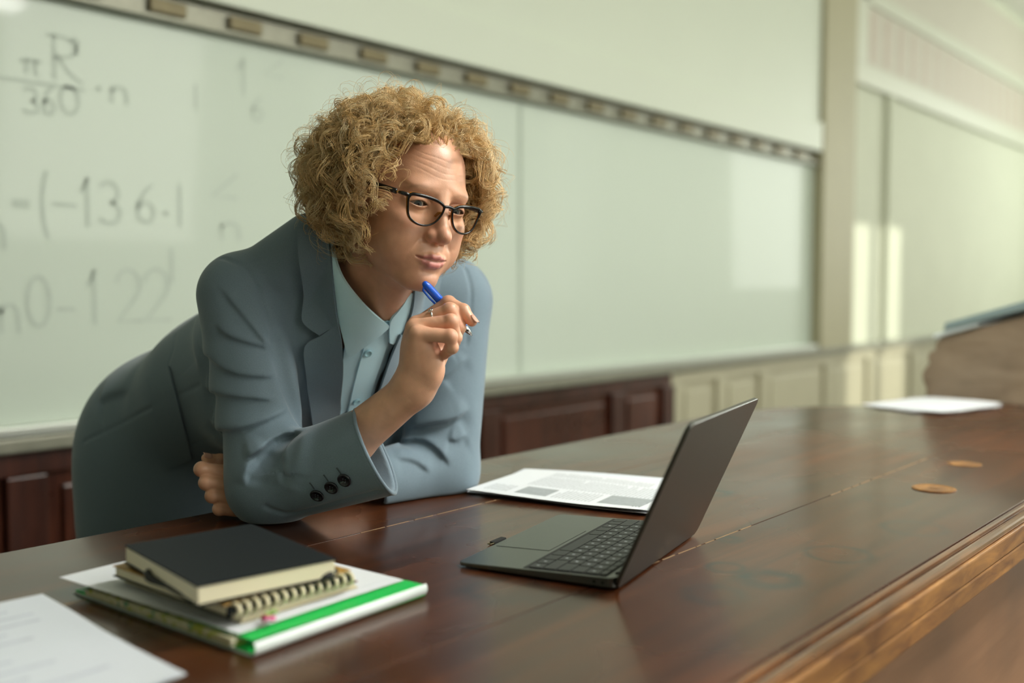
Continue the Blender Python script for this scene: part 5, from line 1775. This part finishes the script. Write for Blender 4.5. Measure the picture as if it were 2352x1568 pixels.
# collar leaves
patch(collar_base, [(781, 540), (783, 610), (787, 700), (793, 790), (803, 802)], [(788, 545), (803, 618), (835, 672), (868, 712), (884, 728)], 14, 22,
      lambda a, b: 0.0195 + 0.003 * np.sin(3.1 * a), 0.004, 'collar_leaf', M['shirt'], shirt, f0=1.2)
patch(collar_base, [(925, 650), (908, 682), (888, 710), (882, 728), (878, 768)], [(938, 655), (933, 690), (920, 725), (905, 748), (884, 772)], 12, 18,
      lambda a, b: 0.0205, 0.004, 'collar_leaf', M['shirt'], shirt, f0=1.2)
def button_at(fn, u, v, r, th, mat, parent, lift, f0, holes=4, name='button'):
    p = trace(fn, [(u, v)], f0)[0]
    n = grad(fn, p[None].astype(f32), 0.003)[0].astype(float)
    Q = Vector(n).to_track_quat('Z', 'Y').to_matrix().to_4x4()
    Mx = Matrix.Translation(Vector(p + n * lift)) @ Q
    o = MB().lathe([(r * 0.9, 0), (r, th * 0.3), (r, th * 0.8), (r * 0.9, th), (r * 0.72, th * 0.95), (r * 0.66, th * 0.62), (r * 0.02, th * 0.62)], Mx, 28).build(name, mat, parent, smooth=True)
    for k in range(holes):
        a = k * math.pi / 2 + 0.6
        MB().lathe([(r * 0.10, th * 0.6), (r * 0.10, th * 0.66)], Mx @ Matrix.Translation((r * 0.25 * math.cos(a), r * 0.25 * math.sin(a), 0)), 8).build('button_hole', M['thread'] if mat is M['button'] else M['shirt_button'], parent)
    return o
for u, v in ((838, 797), (809, 905)):
    button_at(collar_base, u, v, 0.0062, 0.0026, M['shirt_button'], shirt, 0.0140, 1.25)
button_at(collar_base, 879, 724, 0.0050, 0.002, M['shirt_button'], shirt, 0.0145, 1.25)

# ------------------------------------------------------------------ lapels and collar of the jacket
jt = lambda p: smin(torso_fn(p, 0.006), cone(p, neck_a, NECK_BASE + np.array([0, 0, -0.03]), 0.064, 0.074), 0.03)
roll = lambda a, b: 0.012 + 0.006 * np.clip(a, 0, 1) ** 2
# right side (beside the sleeve): collar part above the notch, lapel below it
patch(jt, [(690, 532), (690, 580), (692, 640), (694, 700), (697, 741), (735, 766)], [(770, 545), (779, 575), (784, 620), (785, 660), (786, 700), (786, 735)], 16, 26, roll, 0.0035, 'collar', M['jacket'], jacket, f0=1.2)
patch(jt, [(735, 768), (699, 792), (702, 860), (707, 930), (714, 1000)], [(786, 734), (787, 780), (783, 850), (772, 915), (752, 990)], 16, 30, roll, 0.0035, 'lapel', M['jacket'], jacket, f0=1.2)
# left side
patch(jt, [(938, 640), (930, 690), (912, 745), (900, 760)], [(1010, 610), (1004, 660), (985, 720), (940, 775)], 14, 22, lambda a, b: 0.018 - 0.006 * a, 0.0035, 'collar', M['jacket'], jacket, f0=1.3)
patch(jt, [(903, 752), (882, 805), (862, 865), (830, 960)], [(945, 780), (948, 850), (925, 920), (880, 1000)], 14, 26, lambda a, b: 0.018 - 0.006 * a, 0.0035, 'lapel', M['jacket'], jacket, f0=1.3)
# pocket flap
hipf = lambda p: jacket_fn(p)
patch(hipf, [(340, 870), (356, 940), (382, 1077)], [(391, 841), (412, 920), (442, 1050)], 12, 24, 0.0045, 0.003, 'pocket_flap', M['jacket'], jacket, f0=1.3, curve=False)
# cuff buttons of the right sleeve
for u, v in ((729, 1136), (762, 1118), (792, 1101)):
    button_at(jacket_fn, u, v, 0.0094, 0.0036, M['button'], jacket, 0.0, 1.1)
for (u, v) in ((716, 1114), (748, 1096), (778, 1080)):
    P = trace(jacket_fn, [(u - 5, v - 6), (u, v), (u + 6, v + 9)], 1.1, lift=0.0006)
    MB().tube(P, 0.0009, 6).build('buttonhole', M['thread'], jacket, smooth=True)

# ------------------------------------------------------------------ trousers and shoes (behind the desk)
def trousers_fn(p):
    d = ell(p, HIP + np.array([0, 0, -0.06]), (0.176, 0.14, 0.15))
    for a, b, c in LEG:
        d = smin(d, chain(p, [a, b, c], [0.098, 0.080, 0.070]), 0.02)
    return np.maximum(d, 0.075 - p[:, 2])
v, f = surface(trousers_fn, (0.7, 1.42, 0.05), (1.24, 1.9, 1.02), 0.008)
tr = np_mesh('trousers', v, f, M['trousers'], person)
tr['label'] = 'dark trousers'
def shoe_fn(s):
    c = LEG[s][2]
    a = np.array([c[0], c[1] + 0.045, 0.034]); b = np.array([c[0], c[1] - 0.15, 0.027])
    def fn(p):
        d = smin(cone(p, a, b, 0.036, 0.030), cone(p, a + np.array([0, -0.01, 0.0]), c + np.array([0, 0, 0.02]), 0.036, 0.046), 0.03)
        return np.maximum(d, 0.0005 - p[:, 2])
    return fn, np.minimum(a, b) - 0.09, np.maximum(a, b) + 0.11
for s in (0, 1):
    fn, lo, hi = shoe_fn(s)
    lo[2] = -0.01
    v, f = surface(fn, lo, hi, 0.005)
    np_mesh('shoe', v, f, M['shoe'], person)

# ------------------------------------------------------------------ fingernails
def nail(P, r, side):
    """Small curved plate on the back of the last finger segment; side points from the pad to the nail."""
    a, b = P[2], P[3]
    ax = (b - a) / np.linalg.norm(b - a)
    s = side - ax * (side @ ax); s /= np.linalg.norm(s)
    w = np.cross(ax, s)
    vs, fs = [], []
    n, m = 7, 6
    for j in range(m):
        for i in range(n):
            u = -1 + 2 * i / (n - 1); vv = j / (m - 1)
            ang = u * 0.9 * (1 - 0.25 * (2 * abs(vv - 0.5)) ** 3)
            rad = r[3] * 1.03 + 0.0003
            q = b + ax * (-0.0055 + 0.0125 * vv) + (s * math.cos(ang) + w * math.sin(ang)) * rad * (1 - 0.10 * max(0, vv - 0.5))
            vs.append(q)
    for j in range(m - 1):
        for i in range(n - 1):
            q = j * n + i
            fs.append((q, q + 1, q + n + 1, q + n))
    o = link_mesh('fingernail', vs, fs, M['nail'], person, smooth=True)
    md = o.modifiers.new('thickness', 'SOLIDIFY'); md.thickness = 0.0006; md.offset = 0
    return o
up = np.array([0, 0, 1.0])
right_dir = np.array([math.sin(YAW), -math.cos(YAW), 0])
to_cam = -np.array([math.cos(YAW), math.sin(YAW), 0])
nail(*R_FING['index'], up * 0.5 + right_dir * 0.9 + to_cam * 0.35)
nail(*L_FING['thumb'], up + to_cam * 0.7)

# ------------------------------------------------------------------ ring
f = R_FING['middle'][0]
rc = f[0] + (f[1] - f[0]) * 0.56
ax = Vector(f[1] - f[0]).normalized()
Q = Matrix.Translation(Vector(rc)) @ ax.to_track_quat('Z', 'Y').to_matrix().to_4x4()
ring = empty('finger_ring', tuple(rc))
tag(ring, 'thin silver ring with a knot on the hand holding the pen', 'ring')
inv = Matrix.Translation(-ring.location)
rr = 0.0106
o = MB().tube([Q @ Vector((rr * math.cos(a), rr * math.sin(a), 0)) for a in np.linspace(0, 2 * math.pi, 33)[:-1]], 0.0012, 8, closed=True).build('band', M['silver'], ring, smooth=True)
o.matrix_parent_inverse = inv
loc = Q.inverted() @ Vector(rc + (to_cam * 0.75 + up * 0.85) * 0.05)
a0 = math.atan2(loc.y, loc.x)
for k in (-1, 1):
    pts = [Q @ Vector(((rr + 0.0016) * math.cos(a0 + 0.13 * math.sin(t)), (rr + 0.0016) * math.sin(a0 + 0.13 * math.sin(t)), k * 0.0013 * (1 - math.cos(t)))) for t in np.linspace(0, 2 * math.pi, 17)[:-1]]
    o = MB().tube(pts, 0.0010, 6, closed=True).build('knot', M['silver'], ring, smooth=True)
    o.matrix_parent_inverse = inv

# ------------------------------------------------------------------ pen
pa, pb = at(973, 648, 1.298), at(1084, 771, 1.342)
pen = empty('ballpoint_pen', tuple(pa))
tag(pen, 'blue ballpoint pen with a silver tip held to the chin', 'pen')
inv = Matrix.Translation(-pen.location)
ax = Vector(pb - pa); Lp = ax.length
Q = Matrix.Translation(Vector(pa)) @ ax.normalized().to_track_quat('Z', 'Y').to_matrix().to_4x4()
r = 0.0056
for prof, nm, mt in (([(0.0022, 0), (0.0040, 0.002), (0.0054, 0.008), (r, 0.03), (r, Lp - 0.022), (0.0050, Lp - 0.018)], 'barrel', 'pen_blue'),
                     ([(0.0048, Lp - 0.0178), (0.0042, Lp - 0.012), (0.0022, Lp - 0.003), (0.0012, Lp - 0.0022), (0.0008, Lp)], 'tip', 'silver')):
    o = MB().lathe(prof, Q, 20).build(nm, M[mt], pen, smooth=True)
    o.matrix_parent_inverse = inv
cl_dir = Q.to_3x3().inverted() @ Vector(-up * 0.9 - right_dir * 0.5 + to_cam * 0.3)
cl_dir.z = 0; cl_dir.normalize()
o = MB().tube([Q @ (cl_dir * k + Vector((0, 0, z))) for k, z in ((0.004, 0.004), (0.0080, 0.007), (0.0088, 0.02), (0.0076, 0.045), (0.0062, 0.052))], [0.0012, 0.0016, 0.0014, 0.0014, 0.0010], 8).build('clip', M['pen_blue'], pen, smooth=True)
o.matrix_parent_inverse = inv

# turned edge of the right cuff
e1 = np.cross(R_AX, np.array([0, 0, 1.0])); e1 /= np.linalg.norm(e1)
e2 = np.cross(R_AX, e1)
pts = []
for a in np.linspace(0, 2 * math.pi, 65)[:-1]:
    e = e1 * math.cos(a) + e2 * math.sin(a)
    q = RCUFF + e * 0.0607 - R_AX * (0.0607 * (e @ R_TILT) / (R_AX @ R_TILT))
    q[2] = max(q[2], TZ + 0.0035)
    pts.append(q)
MB().tube(pts, 0.0027, 8, closed=True).build('cuff_edge', M['jacket'], jacket, smooth=True)
